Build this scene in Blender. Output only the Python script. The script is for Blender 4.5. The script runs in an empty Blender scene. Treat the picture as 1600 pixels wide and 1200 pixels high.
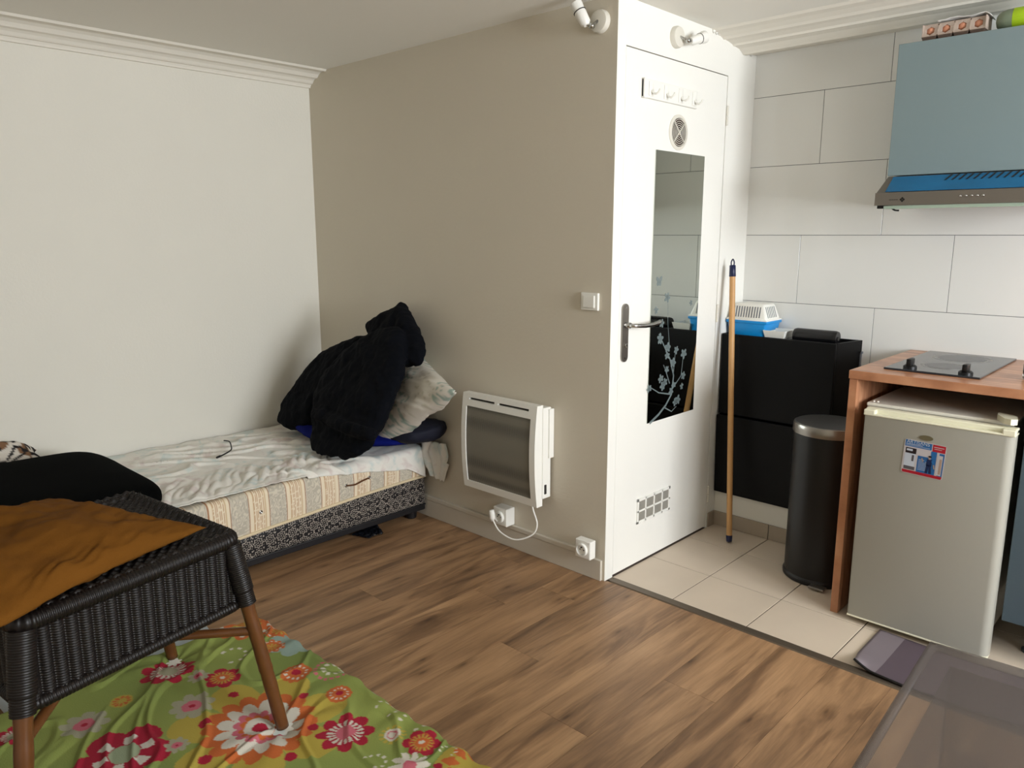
import bpy, bmesh, math, random
import numpy as np
from mathutils import Vector, Matrix, noise
random.seed(7)
C = bpy.context.scene.collection
S = bpy.context.scene
# ---------------------------------------------------------------- camera
YAW, PIT, F, EYE = 0.7593211, 0.1915138, 1199.447, 1.365
cam = bpy.data.objects.new('camera', bpy.data.cameras.new('camera'))
C.objects.link(cam)
cam.location = (0, 0, EYE)
cam.rotation_euler = (math.pi / 2 - PIT, 0, YAW)
cam.data.sensor_width = 36; cam.data.lens = F / 1600 * 36
cam.data.clip_start = .02
S.camera = cam
# ---------------------------------------------------------------- world, daylight, exposure
w = bpy.data.worlds.new('sky'); S.world = w; w.use_nodes = True
w.node_tree.nodes['Background'].inputs[0].default_value = (.75, .86, 1, 1)
w.node_tree.nodes['Background'].inputs[1].default_value = 1.0
def area(name, loc, rot, sx, sy, power, col):
    l = bpy.data.lights.new(name, 'AREA'); l.shape = 'RECTANGLE'; l.size = sx; l.size_y = sy
    l.energy = power; l.color = col
    o = bpy.data.objects.new(name, l); o.location = loc; o.rotation_euler = rot; C.objects.link(o)
    return o
# daylight through the window in the right-hand wall
area('daylight', (2.42, 1.70, 1.56), (0, math.radians(102), 0), 1.15, 1.25, 214, (.90, .945, 1.0))
S.view_settings.view_transform = 'Standard'; S.view_settings.look = 'None'
S.view_settings.exposure = -0.24; S.view_settings.gamma = 1.0
S.view_settings.use_curve_mapping = False
# ---------------------------------------------------------------- pixel helper (reads the photo's rays)
_fw = np.array([-math.sin(YAW) * math.cos(PIT), math.cos(YAW) * math.cos(PIT), -math.sin(PIT)])
_r = np.array([math.cos(YAW), math.sin(YAW), 0]); _u = np.cross(_r, _fw)
def on(px, py, n, d):
    """point where the ray through a photo pixel meets the plane n.p = d"""
    ray = _fw + _r * (px - 800) / F - _u * (py - 600) / F
    o = np.array([0, 0, EYE]); n = np.array(n, float)
    return o + ray * ((d - n @ o) / (n @ ray))
def onz(px, py, z): return on(px, py, (0, 0, 1), z)
def crop(x0, y0, s, pts): return [(x0 + a * s, y0 + b * s) for a, b in pts]
# ---------------------------------------------------------------- materials
def srgb(r, g, b):
    f = lambda c: (c / 255) / 12.92 if c / 255 <= .04045 else ((c / 255 + .055) / 1.055) ** 2.4
    return (f(r), f(g), f(b), 1)
def mat(name, col, rough=.5, metal=0, bump=0, bscale=200, var=0, vscale=8, spec=.5, coat=0, trans=0, alpha=1, sheen=0, ior=1.45):
    m = bpy.data.materials.new(name); m.use_nodes = True
    nt = m.node_tree; b = nt.nodes['Principled BSDF']
    col = srgb(*col)
    b.inputs['Base Color'].default_value = col
    b.inputs['Roughness'].default_value = rough; b.inputs['Metallic'].default_value = metal
    b.inputs['Specular IOR Level'].default_value = spec; b.inputs['Coat Weight'].default_value = coat
    b.inputs['Transmission Weight'].default_value = trans; b.inputs['Alpha'].default_value = alpha
    b.inputs['Sheen Weight'].default_value = sheen; b.inputs['IOR'].default_value = ior
    tc = nt.nodes.new('ShaderNodeTexCoord')
    n = nt.nodes.new('ShaderNodeTexNoise'); n.inputs['Scale'].default_value = vscale; n.inputs['Detail'].default_value = 4
    nt.links.new(tc.outputs['Object'], n.inputs['Vector'])
    if var:
        mx = nt.nodes.new('ShaderNodeMix'); mx.data_type = 'RGBA'
        mx.inputs['A'].default_value = [c * (1 - var) for c in col[:3]] + [1]
        mx.inputs['B'].default_value = [min(1, c * (1 + var)) for c in col[:3]] + [1]
        nt.links.new(n.outputs['Fac'], mx.inputs['Factor']); nt.links.new(mx.outputs['Result'], b.inputs['Base Color'])
    if bump:
        n2 = nt.nodes.new('ShaderNodeTexNoise'); n2.inputs['Scale'].default_value = bscale; n2.inputs['Detail'].default_value = 3
        nt.links.new(tc.outputs['Object'], n2.inputs['Vector'])
        bp = nt.nodes.new('ShaderNodeBump'); bp.inputs['Strength'].default_value = bump; bp.inputs['Distance'].default_value = .002
        nt.links.new(n2.outputs['Fac'], bp.inputs['Height']); nt.links.new(bp.outputs['Normal'], b.inputs['Normal'])
    return m
def nd(m, t, **k):
    n = m.node_tree.nodes.new(t)
    for a, v in k.items():
        if a in n.inputs.keys() if isinstance(a, str) else False: n.inputs[a].default_value = v
        else: setattr(n, a, v)
    return n
def lk(m, a, b): m.node_tree.links.new(a, b)
def bsdf(m): return m.node_tree.nodes['Principled BSDF']
def ramp(m, fac, stops, interp='LINEAR'):
    r = m.node_tree.nodes.new('ShaderNodeValToRGB'); r.color_ramp.interpolation = interp
    while len(r.color_ramp.elements) < len(stops): r.color_ramp.elements.new(.5)
    for e, (p, c) in zip(r.color_ramp.elements, stops): e.position = p; e.color = c
    lk(m, fac, r.inputs['Fac']); return r.outputs['Color']

M = {}
M['wall'] = mat('wall_paint', (226, 222, 210), .75, bump=.25, bscale=90, var=.02, vscale=3)
M['wallB'] = mat('beige_wall_paint', (208, 199, 181), .55, bump=.35, bscale=70, var=.03, vscale=2)
M['ceil'] = mat('ceiling_paint', (238, 235, 226), .85, bump=.15, bscale=60)
M['gloss_white'] = mat('door_paint', (238, 236, 228), .4, bump=.25, bscale=60, var=.015, vscale=5)
M['cornice'] = mat('cornice_plaster', (234, 229, 217), .7, bump=.2, bscale=50)
M['baseb'] = mat('baseboard_paint', (205, 197, 182), .5, bump=.1)
M['tile'] = mat('white_wall_tile', (226, 225, 220), .13, var=.015, vscale=2)
M['grout'] = mat('dark_grout', (92, 92, 95), .9)
M['ftile'] = mat('beige_floor_tile', (208, 192, 172), .38, var=.10, vscale=4, bump=.08, bscale=40)
M['fgrout'] = mat('floor_grout', (98, 86, 76), .9)
M['plinthtile'] = mat('plinth_tile', (164, 150, 132), .45, var=.1, vscale=6)
M['metalstrip'] = mat('threshold_metal', (110, 98, 84), .4, .6)
M['dark'] = mat('dark_gap', (24, 22, 20), .9)
M['black'] = mat('black_plastic', (9, 9, 10), .4)
M['blacktex'] = mat('black_cabinet_plastic', (5, 5, 6), .5, spec=.22, bump=.1, bscale=300)
M['white'] = mat('white_plastic', (236, 234, 226), .35)
M['whiteD'] = mat('aged_white_plastic', (218, 213, 200), .4)
M['chrome'] = mat('chrome', (190, 190, 188), .18, 1)
M['steel'] = mat('brushed_steel', (150, 145, 138), .32, .9, bump=.08, bscale=160)
M['radgrille'] = mat('radiator_grille', (150, 146, 136), .5)
M['radgap'] = mat('radiator_slot', (46, 42, 38), .8)
M['counter'] = mat('worktop_wood', (176, 124, 88), .3, var=.25, vscale=12)
M['fridge'] = mat('fridge_door_enamel', (160, 157, 146), .33, bump=.08, bscale=250)
M['fridgetrim'] = mat('yellowed_trim', (226, 222, 196), .3)
M['cream'] = mat('fridge_body_enamel', (205, 202, 190), .35)
M['hobglass'] = mat('hob_glass', (44, 46, 50), .12, spec=.45)
M['hobring'] = mat('hob_print', (118, 116, 112), .3)
M['hobworn'] = mat('worn_zone_print', (82, 82, 84), .3)
M['binmetal'] = mat('bin_lid_metal', (120, 120, 120), .42, .85, bump=.1, bscale=40)
M['blueunit'] = mat('blue_grey_laminate', (122, 138, 140), .3, var=.03, vscale=3)
M['blueunitd'] = mat('base_unit_laminate', (74, 88, 96), .38)
M['hoodfilm'] = mat('blue_protective_film', (24, 108, 158), .15, .2, var=.25, vscale=9)
M['hoodsteel'] = mat('hood_steel', (128, 122, 114), .38, .75, bump=.05)
M['glassedge'] = mat('hood_glass_edge', (160, 178, 160), .15)
M['pole'] = mat('beech_pole', (196, 150, 96), .45, var=.12, vscale=20)
M['navycap'] = mat('navy_cap', (22, 30, 66), .4)
M['petblue'] = mat('carrier_blue', (20, 138, 208), .35)
M['roll'] = mat('bin_bag_film', (16, 16, 18), .25, bump=.15, bscale=30)
M['matp'] = mat('floor_mat_vinyl', (86, 74, 82), .5, var=.08, vscale=10)
M['matlight'] = mat('mat_border', (122, 112, 117), .5)
M['cushblack'] = mat('black_cushion_fabric', (6, 7, 7), .95, bump=.3, bscale=400, spec=.04)
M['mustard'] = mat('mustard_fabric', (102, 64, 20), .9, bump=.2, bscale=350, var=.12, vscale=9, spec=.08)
M['coat'] = mat('navy_black_fleece', (7, 9, 15), .95, bump=.4, bscale=350, spec=.15)
M['royal'] = mat('royal_blue_velvet', (10, 20, 96), .85, bump=.3, bscale=120, spec=.1)
M['denim'] = mat('dark_navy_denim', (6, 10, 30), .8, bump=.4, bscale=300)
M['rattan'] = mat('rattan_pole', (92, 56, 28), .3, var=.3, vscale=25)
M['wicker'] = mat('dark_wicker', (20, 15, 13), .42, var=.4, vscale=60, spec=.35)
M['egg'] = mat('egg_shell', (206, 142, 112), .5, var=.05, vscale=30)
M['carton'] = mat('carton_pulp', (178, 160, 146), .85, bump=.4, bscale=120)
M['cartond'] = mat('carton_base_pulp', (92, 76, 66), .85, bump=.4, bscale=120)
M['paper'] = mat('white_film_wrap', (228, 226, 222), .3)
M['bottle'] = mat('green_bottle_plastic', (122, 134, 112), .25)
M['lime'] = mat('lime_label', (172, 206, 30), .5)
M['legrey'] = mat('grey_tube', (60, 66, 70), .5)
M['blanket'] = mat('pale_blue_blanket', (176, 188, 196), .9, bump=.4, bscale=150, sheen=.2)
M['cable'] = mat('black_cable', (16, 14, 14), .5)
M['bag'] = mat('black_bag_film', (16, 18, 24), .3, bump=.4, bscale=60)
M['ventdark'] = mat('vent_shadow_brown', (62, 46, 38), .9)
M['strip'] = mat('grey_steel_strip', (116, 120, 128), .35, .4)
M['bord'] = mat('cream_piping', (214, 196, 162), .8, bump=.2)
M['basebk'] = mat('base_frame_black', (20, 19, 22), .5)
M['glass'] = mat('drinking_glass', (240, 245, 245), .03, trans=1)

# mirror
m = M['mirror'] = mat('mirror_silver', (198, 204, 198), .02, 1)
M['etch'] = mat('frosted_etching', (128, 142, 142), .55, 0)
M['etch'].node_tree.nodes['Principled BSDF'].inputs['Alpha'].default_value = .62
# translucent plastic of the box
m = M['frost'] = bpy.data.materials.new('frosted_clear_plastic'); m.use_nodes = True
b = bsdf(m); b.inputs['Base Color'].default_value = srgb(100, 92, 87); b.inputs['Roughness'].default_value = .35
b.inputs['Transmission Weight'].default_value = 0; b.inputs['Alpha'].default_value = .42; b.inputs['Specular IOR Level'].default_value = .3
# planks
m = M['plank'] = bpy.data.materials.new('oak_laminate'); m.use_nodes = True
at = nd(m, 'ShaderNodeAttribute', attribute_name='pid'); tc = nd(m, 'ShaderNodeTexCoord')
sep = nd(m, 'ShaderNodeSeparateColor'); lk(m, at.outputs['Color'], sep.inputs[0])
mul = nd(m, 'ShaderNodeVectorMath', operation='MULTIPLY'); mul.inputs[1].default_value = (9, 13, 5); lk(m, at.outputs['Color'], mul.inputs[0])
add = nd(m, 'ShaderNodeVectorMath', operation='ADD'); lk(m, tc.outputs['Object'], add.inputs[0]); lk(m, mul.outputs[0], add.inputs[1])
def stretched(sc, scale, detail, dist=0.0):
    mp = nd(m, 'ShaderNodeMapping'); mp.inputs['Scale'].default_value = sc; lk(m, add.outputs[0], mp.inputs['Vector'])
    n = nd(m, 'ShaderNodeTexNoise'); n.inputs['Scale'].default_value = scale; n.inputs['Detail'].default_value = detail
    n.inputs['Distortion'].default_value = dist; n.inputs['Roughness'].default_value = .6
    lk(m, mp.outputs[0], n.inputs['Vector']); return n.outputs['Fac']
c1 = ramp(m, stretched((9, 1.1, 1), 1.2, 6, .6), [(.25, srgb(116, 88, 64)), (.42, srgb(146, 112, 80)), (.55, srgb(166, 129, 93)), (.75, srgb(186, 148, 109))])
c2 = ramp(m, stretched((70, 3, 1), 2, 4, .3), [(.3, (.74, .73, .71, 1)), (.6, (1, 1, 1, 1))])
mp = nd(m, 'ShaderNodeMapping'); mp.inputs['Scale'].default_value = (7, 2.2, 1); lk(m, add.outputs[0], mp.inputs['Vector'])
vo = nd(m, 'ShaderNodeTexVoronoi'); vo.voronoi_dimensions = '2D'; vo.inputs['Scale'].default_value = .75; lk(m, mp.outputs[0], vo.inputs['Vector'])
c3 = ramp(m, vo.outputs['Distance'], [(0.012, (.28, .24, .20, 1)), (.035, (.60, .56, .52, 1)), (.11, (1, 1, 1, 1))])
# long dark smoky streaks
c4 = ramp(m, stretched((6, .8, 1), 1.9, 3, 1.2), [(.36, (.52, .49, .48, 1)), (.50, (1, 1, 1, 1))])
def mulc(a, b, f=1.0):
    x = nd(m, 'ShaderNodeMix', data_type='RGBA', blend_type='MULTIPLY'); x.inputs['Factor'].default_value = f
    lk(m, a, x.inputs['A']); lk(m, b, x.inputs['B']); return x.outputs['Result']
cc = mulc(mulc(mulc(c1, c2, .75), c3, .8), c4, .8)
hv = nd(m, 'ShaderNodeHueSaturation'); lk(m, cc, hv.inputs['Color'])
mr = nd(m, 'ShaderNodeMapRange'); mr.inputs['To Min'].default_value = .94; mr.inputs['To Max'].default_value = 1.08
lk(m, sep.outputs[0], mr.inputs['Value']); lk(m, mr.outputs[0], hv.inputs['Value'])
lk(m, hv.outputs[0], bsdf(m).inputs['Base Color']); bsdf(m).inputs['Roughness'].default_value = .42
# counter grain
m = M['counter']
tc = nd(m, 'ShaderNodeTexCoord'); mp = nd(m, 'ShaderNodeMapping'); mp.inputs['Scale'].default_value = (2, 14, 2); lk(m, tc.outputs['Object'], mp.inputs[0])
n = nd(m, 'ShaderNodeTexNoise'); n.inputs['Scale'].default_value = 3; n.inputs['Detail'].default_value = 6; lk(m, mp.outputs[0], n.inputs[0])
lk(m, ramp(m, n.outputs['Fac'], [(.3, srgb(140, 90, 62)), (.5, srgb(180, 126, 92)), (.7, srgb(202, 152, 116))]), bsdf(m).inputs['Base Color'])
# attribute coloured cloth
def attrmat(name, rough=.85):
    m = bpy.data.materials.new(name); m.use_nodes = True
    a = nd(m, 'ShaderNodeAttribute', attribute_name='print'); lk(m, a.outputs['Color'], bsdf(m).inputs['Base Color'])
    bsdf(m).inputs['Roughness'].default_value = rough; bsdf(m).inputs['Specular IOR Level'].default_value = .3
    tc = nd(m, 'ShaderNodeTexCoord'); n2 = nd(m, 'ShaderNodeTexNoise'); n2.inputs['Scale'].default_value = 300; lk(m, tc.outputs['Object'], n2.inputs[0])
    bp = nd(m, 'ShaderNodeBump'); bp.inputs['Strength'].default_value = .3; bp.inputs['Distance'].default_value = .002
    lk(m, n2.outputs['Fac'], bp.inputs['Height']); lk(m, bp.outputs[0], bsdf(m).inputs['Normal'])
    return m
M['floral'] = attrmat('floral_cotton'); M['ticking'] = attrmat('mattress_ticking'); M['lace'] = attrmat('silver_black_brocade', .45)
M['leopard'] = attrmat('leopard_print'); M['pillowc'] = attrmat('leafy_pillow_cotton')
# faded sheet
m = M['sheet'] = mat('faded_sheet_cotton', (206, 202, 192), .9, bump=.3, bscale=200, sheen=.2)
tc = nd(m, 'ShaderNodeTexCoord'); n = nd(m, 'ShaderNodeTexNoise'); n.inputs['Scale'].default_value = 12; n.inputs['Detail'].default_value = 3; n.inputs['Distortion'].default_value = .6
lk(m, tc.outputs['Object'], n.inputs[0])
lk(m, ramp(m, n.outputs['Fac'], [(.34, srgb(202, 210, 204)), (.44, srgb(226, 223, 213)), (.58, srgb(229, 224, 214)), (.68, srgb(214, 202, 194))]), bsdf(m).inputs['Base Color'])

# ---------------------------------------------------------------- mesh builder
class MB:
    def __init__(s): s.v = []; s.f = []; s.mi = []; s.cols = None
    def add(s, vs, fs, mi=0):
        n = len(s.v); s.v += [tuple(map(float, p)) for p in vs]
        s.f += [tuple(i + n for i in f) for f in fs]; s.mi += [mi] * len(fs); return s
    def bm(s, bm, mi=0):
        bm.verts.ensure_lookup_table()
        for i, v in enumerate(bm.verts): v.index = i
        s.add([v.co[:] for v in bm.verts], [[v.index for v in f.verts] for f in bm.faces], mi); bm.free(); return s
    def box(s, x0, x1, y0, y1, z0, z1, bev=0, mi=0, seg=2, M4=None):
        bm = bmesh.new(); bmesh.ops.create_cube(bm, size=1)
        for v in bm.verts: v.co = Vector(((x0 + x1) / 2 + v.co.x * (x1 - x0), (y0 + y1) / 2 + v.co.y * (y1 - y0), (z0 + z1) / 2 + v.co.z * (z1 - z0)))
        if bev: bmesh.ops.bevel(bm, geom=list(bm.edges) + list(bm.verts), offset=bev, segments=seg, profile=.5, affect='EDGES')
        if M4 is not None: bmesh.ops.transform(bm, matrix=M4, verts=bm.verts)
        return s.bm(bm, mi)
    def cyl(s, a, b, r0, r1=None, n=24, mi=0, cap=True, bev=0):
        r1 = r0 if r1 is None else r1; a = Vector(a); b = Vector(b); d = (b - a).normalized()
        t = Vector((0, 0, 1)) if abs(d.z) < .9 else Vector((1, 0, 0)); u = d.cross(t).normalized(); w_ = d.cross(u)
        prof = [(a, r0), (b, r1)]
        if bev: prof = [(a, r0 - bev), (a + d * bev, r0), (b - d * bev, r1), (b, r1 - bev)]
        vs = []
        for c, r in prof:
            for i in range(n):
                t_ = 2 * math.pi * i / n; vs.append(c + u * (math.cos(t_) * r) + w_ * (math.sin(t_) * r))
        fs = [(k * n + i, k * n + (i + 1) % n, (k + 1) * n + (i + 1) % n, (k + 1) * n + i) for k in range(len(prof) - 1) for i in range(n)]
        if cap: fs += [tuple(range(n))[::-1], tuple(range((len(prof) - 1) * n, len(prof) * n))]
        return s.add(vs, fs, mi)
    def lathe(s, c, axis, prof, n=32, mi=0):
        """prof: list of (r, t) along axis"""
        c = Vector(c); d = Vector(axis).normalized(); t = Vector((0, 0, 1)) if abs(d.z) < .9 else Vector((1, 0, 0))
        u = d.cross(t).normalized(); w_ = d.cross(u); vs = []
        for r, h in prof:
            for i in range(n):
                a = 2 * math.pi * i / n; vs.append(c + d * h + u * (math.cos(a) * r) + w_ * (math.sin(a) * r))
        fs = [(k * n + i, k * n + (i + 1) % n, (k + 1) * n + (i + 1) % n, (k + 1) * n + i) for k in range(len(prof) - 1) for i in range(n)]
        fs += [tuple(range(n))[::-1], tuple(range((len(prof) - 1) * n, len(prof) * n))]
        return s.add(vs, fs, mi)
    def tube(s, pts, r, n=10, mi=0, rf=None, closed=False):
        pts = [Vector(p) for p in pts]; N = len(pts); vs = []; up = Vector((0, 0, 1)); pu = None
        for k, p in enumerate(pts):
            a = pts[(k - 1) % N] if (closed or k) else p; b = pts[(k + 1) % N] if (closed or k < N - 1) else p
            d = (b - a).normalized()
            u = (d.cross(up) if pu is None else pu - d * pu.dot(d))
            if u.length < 1e-4: u = d.cross(Vector((1, 0, 0)))
            u.normalize(); pu = u; w_ = d.cross(u); rr = rf(k) if rf else r
            for i in range(n):
                t = 2 * math.pi * i / n; vs.append(p + u * math.cos(t) * rr + w_ * math.sin(t) * rr)
        K = N if closed else N - 1
        fs = [(k * n + i, k * n + (i + 1) % n, ((k + 1) % N) * n + (i + 1) % n, ((k + 1) % N) * n + i) for k in range(K) for i in range(n)]
        if not closed: fs += [tuple(range(n))[::-1], tuple(range((N - 1) * n, N * n))]
        return s.add(vs, fs, mi)
    def grid(s, fn, nu, nv, mi=0):
        vs = [fn(i / (nu - 1), j / (nv - 1)) for j in range(nv) for i in range(nu)]
        fs = [(j * nu + i, j * nu + i + 1, (j + 1) * nu + i + 1, (j + 1) * nu + i) for j in range(nv - 1) for i in range(nu - 1)]
        return s.add(vs, fs, mi)
    def prism(s, pts, ext, mi=0):
        n = len(pts); e = Vector(ext); a = [Vector(p) for p in pts]
        return s.add(a + [p + e for p in a], [tuple(range(n))[::-1], tuple(range(n, 2 * n))] + [(i, (i + 1) % n, n + (i + 1) % n, n + i) for i in range(n)], mi)
    def quad(s, a, b, c, d, mi=0): return s.add([a, b, c, d], [(0, 1, 2, 3)], mi)

ORG = {}
def build(name, mb, mats, parent=None, smooth=False, auto=None, label=None):
    org = ORG[parent] if parent else Vector((0, 0, 0))
    me = bpy.data.meshes.new(name)
    me.from_pydata([tuple(Vector(v) - org) for v in mb.v], [], mb.f)
    for m_ in (mats if isinstance(mats, (list, tuple)) else [mats]): me.materials.append(M[m_] if isinstance(m_, str) else m_)
    me.polygons.foreach_set('material_index', mb.mi)
    if mb.cols is not None:
        ca = me.color_attributes.new('print', 'FLOAT_COLOR', 'POINT')
        ca.data.foreach_set('color', np.asarray(mb.cols, dtype=np.float32).ravel())
    bm = bmesh.new(); bm.from_mesh(me); bmesh.ops.recalc_face_normals(bm, faces=bm.faces); bm.to_mesh(me); bm.free()
    o = bpy.data.objects.new(name, me); C.objects.link(o)
    if smooth: me.shade_smooth()
    if auto is not None:
        me.shade_smooth()
        try: me.set_sharp_from_angle(angle=math.radians(auto))
        except Exception: pass
    if parent: o.parent = parent
    ORG[o] = org
    if label: o['label'] = label
    return o
def thing(name, label, cat, loc, group=None):
    o = bpy.data.objects.new(name, None); C.objects.link(o); o.location = loc; o.empty_display_size = .05
    o['label'] = label; o['category'] = cat
    if group: o['group'] = group
    ORG[o] = Vector(loc); return o
def tag(o, label, cat, group=None):
    o['label'] = label; o['category'] = cat
    if group: o['group'] = group
    return o
def recenter(o):
    """put the origin of a one-mesh thing at its base"""
    cs = [v.co for v in o.data.vertices]
    c = Vector(((min(v.x for v in cs) + max(v.x for v in cs)) / 2, (min(v.y for v in cs) + max(v.y for v in cs)) / 2, min(v.z for v in cs)))
    o.data.transform(Matrix.Translation(-c)); o.location = c; return o
def struct(o): o['kind'] = 'structure'; return o
def solid(o, t, off=-1):
    md = o.modifiers.new('solid', 'SOLIDIFY'); md.thickness = t; md.offset = off; return o
def nz(x, y, z=0.0): return noise.noise(Vector((x, y, z)))
def ss(a, b, x):
    t = max(0, min(1, (x - a) / (b - a))); return t * t * (3 - 2 * t)
def interp(x, tab):
    xs, ys = zip(*tab); return float(np.interp(x, xs, ys))

XC, YB, XA, YD = -1.713, 2.342, -3.688, 3.385
ZC = 2.19
XR, YF = 2.3, -1.2
# ================================================================ STRUCTURE
# --- wooden floor: planks run along y, .177 wide
mb = MB(); mb.box(XA, XR, YF, YB + .02, -.03, -.0015, mi=1); pid = [(0, 0, 0)] * 0
ends = {0: 1.91, 1: 1.525, 2: 1.12, 3: 1.72, 4: .85, 5: 1.93, 6: .95, 7: 1.625, 8: 2.25, 9: 1.3, -1: 1.15, -2: 1.7, -3: 1.3}
cols = [(0, 0, 0, 1)] * len(mb.v)
k0 = int(math.floor((-.98 - XR) / .177)); k1 = int(math.ceil((-.98 - XA) / .177))
for k in range(k0, k1 + 1):
    xa, xb = -.98 - .177 * (k + 1), -.98 - .177 * k
    xa, xb = max(xa, XA), min(xb, XR)
    if xb - xa < .005: continue
    e = ends.get(k, (k * .577 % 1) * 1.28)
    y = e - 1.28 * math.ceil((e - YF) / 1.28)
    while y < YB + .02:
        ya, yb = max(y, YF), min(y + 1.28, YB + .02)
        if yb - ya > .01:
            c = (random.random(), random.random(), random.random(), 1)
            mb.box(xa + .0004, xb - .0004, ya + .0004, yb - .0004, -.008, 0); cols += [c] * (len(mb.v) - len(cols))
        y += 1.28
o = build('floor', mb, ['plank', 'dark']); struct(o)
ca = o.data.color_attributes.new('pid', 'FLOAT_COLOR', 'POINT'); ca.data.foreach_set('color', np.array(cols, dtype=np.float32).ravel())
# --- kitchen floor tiles
mb = MB(); mb.box(XC - .12, XR, YB + .03, YD + .05, -.06, -.002, mi=1)
xs = [-1.43 + .3025 * i for i in range(-1, 14)]; ys = [2.395, 2.68, 2.983, 3.286, 3.385]
for i in range(len(xs) - 1):
    for j in range(len(ys) - 1):
        a, b_ = max(xs[i], XC), min(xs[i + 1], XR)
        if b_ > a: mb.box(a + .002, b_ - .002, ys[j] + .002, ys[j + 1] - .002, -.01, 0, bev=.001, seg=1)
struct(build('floor_kitchen', mb, ['ftile', 'fgrout']))
mb = MB(); mb.prism([(XC + .02, 2.352, 0), (XC + .02, 2.356, .004), (XC + .02, 2.39, .004), (XC + .02, 2.394, 0)], (XR - XC - .02, 0, 0))
mb.box(XC, XR, 2.352, 2.394, -.03, 0)
struct(build('trim_1', mb, 'metalstrip'))
# --- ceiling
mb = MB(); mb.box(XA - .1, XR + .1, YF - .1, YD + .1, ZC, ZC + .1); struct(build('ceiling', mb, 'ceil'))
# --- walls
mb = MB(); mb.box(XA - .1, XA, YF - .1, YB + .1, -.03, ZC); struct(build('wall_left', mb, 'wall'))
mb = MB(); mb.box(XA - .1, XC - .045, YB, YB + .1, -.06, ZC)
mb.box(XC - .0449, XC + .0012, YB, YB + .0006, -.03, ZC, mi=1)
o = build('wall_back', mb, ['wallB', 'wallB']); struct(o)
# door wall: strips round the door leaf
mb = MB()
def yplate(y0, y1, z0, z1, x1=XC + .0015, x0=XC - .05, mi=0, bev=0): mb.box(x0, x1, y0, y1, z0, z1, mi=mi, bev=bev)
yplate(YB + .0005, 2.395, -.03, ZC)
yplate(3.141, YD + .1, -.03, ZC)
yplate(2.395, 3.141, 2.031, ZC)
mb.box(XC - .10, XC - .05, YB + .1, YD + .1, -.03, ZC, mi=1)
struct(build('wall_closet', mb, ['gloss_white', 'dark']))
# kitchen wall with tiles
mb = MB(); mb.box(XC - .05, XR + .1, YD + .002, YD + .1, -.03, ZC, mi=1)
mb.box(XC - .05, XR + .1, YD, YD + .01, -.03, .17, mi=2)
zr = [.17, .463, .763, 1.064, 1.365, 1.667, 1.967, ZC]; offs = [-1.116, -1.42, -1.116, -1.453, -1.116, -1.394, -1.131]
for r_ in range(7):
    x = offs[r_] - .61 * 2
    while x < XR:
        a, b_ = max(x, XC), min(x + .61, XR)
        if b_ - a > .01: mb.box(a + .001, b_ - .001, YD - .008 + .008, YD + .006, zr[r_] + .001, zr[r_ + 1] - .001, bev=.0006, seg=1)
        x += .61
o = build('wall_kitchen', mb, ['tile', 'grout', 'wall']); struct(o)
# low boxed-out wall below the black shelf, with its tile plinth
mb = MB(); mb.box(XC + .002, -.97, 3.212, YD, 0, .172, bev=.003); struct(build('trim_2', mb, 'wall'))
mb = MB()
for a, b_ in ((XC + .008, -1.4315), (-1.4285, -1.128), (-1.125, -.98)): mb.box(a, b_, 3.203, 3.2115, .001, .070, bev=.0015)
mb.box(XC + .002, XC + .009, 3.15, 3.211, .001, .070, bev=.0015)
struct(build('trim_3', mb, 'plinthtile'))
# right wall with the window, and the wall behind the camera
mb = MB(); wy0, wy1, wz0, wz1 = 1.04, 2.36, .94, 2.17
mb.box(XR, XR + .1, YF - .1, wy0, -.03, ZC); mb.box(XR, XR + .1, wy1, YD + .1, -.03, ZC)
mb.box(XR, XR + .1, wy0, wy1, -.03, wz0); mb.box(XR, XR + .1, wy0, wy1, wz1, ZC)
struct(build('wall_right', mb, 'wall'))
mb = MB(); mb.box(XA - .1, XR + .1, YF - .1, YF, -.03, ZC); struct(build('wall_front', mb, 'wall'))
wn = bpy.data.objects.new('window_1', None); C.objects.link(wn); wn.location = (XR, wy0, wz0); struct(wn); ORG[wn] = Vector((XR, wy0, wz0))
mb = MB(); t = .045
mb.box(XR + .02, XR + .06, wy0, wy0 + t, wz0, wz1, .003); mb.box(XR + .02, XR + .06, wy1 - t, wy1, wz0, wz1, .003)
mb.box(XR + .02, XR + .06, wy0, wy1, wz0, wz0 + t, .003); mb.box(XR + .02, XR + .06, wy0, wy1, wz1 - t, wz1, .003)
mb.box(XR + .02, XR + .06, (wy0 + wy1) / 2 - t, (wy0 + wy1) / 2 + t, wz0, wz1, .003)
build('frame', mb, 'gloss_white', wn)
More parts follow.
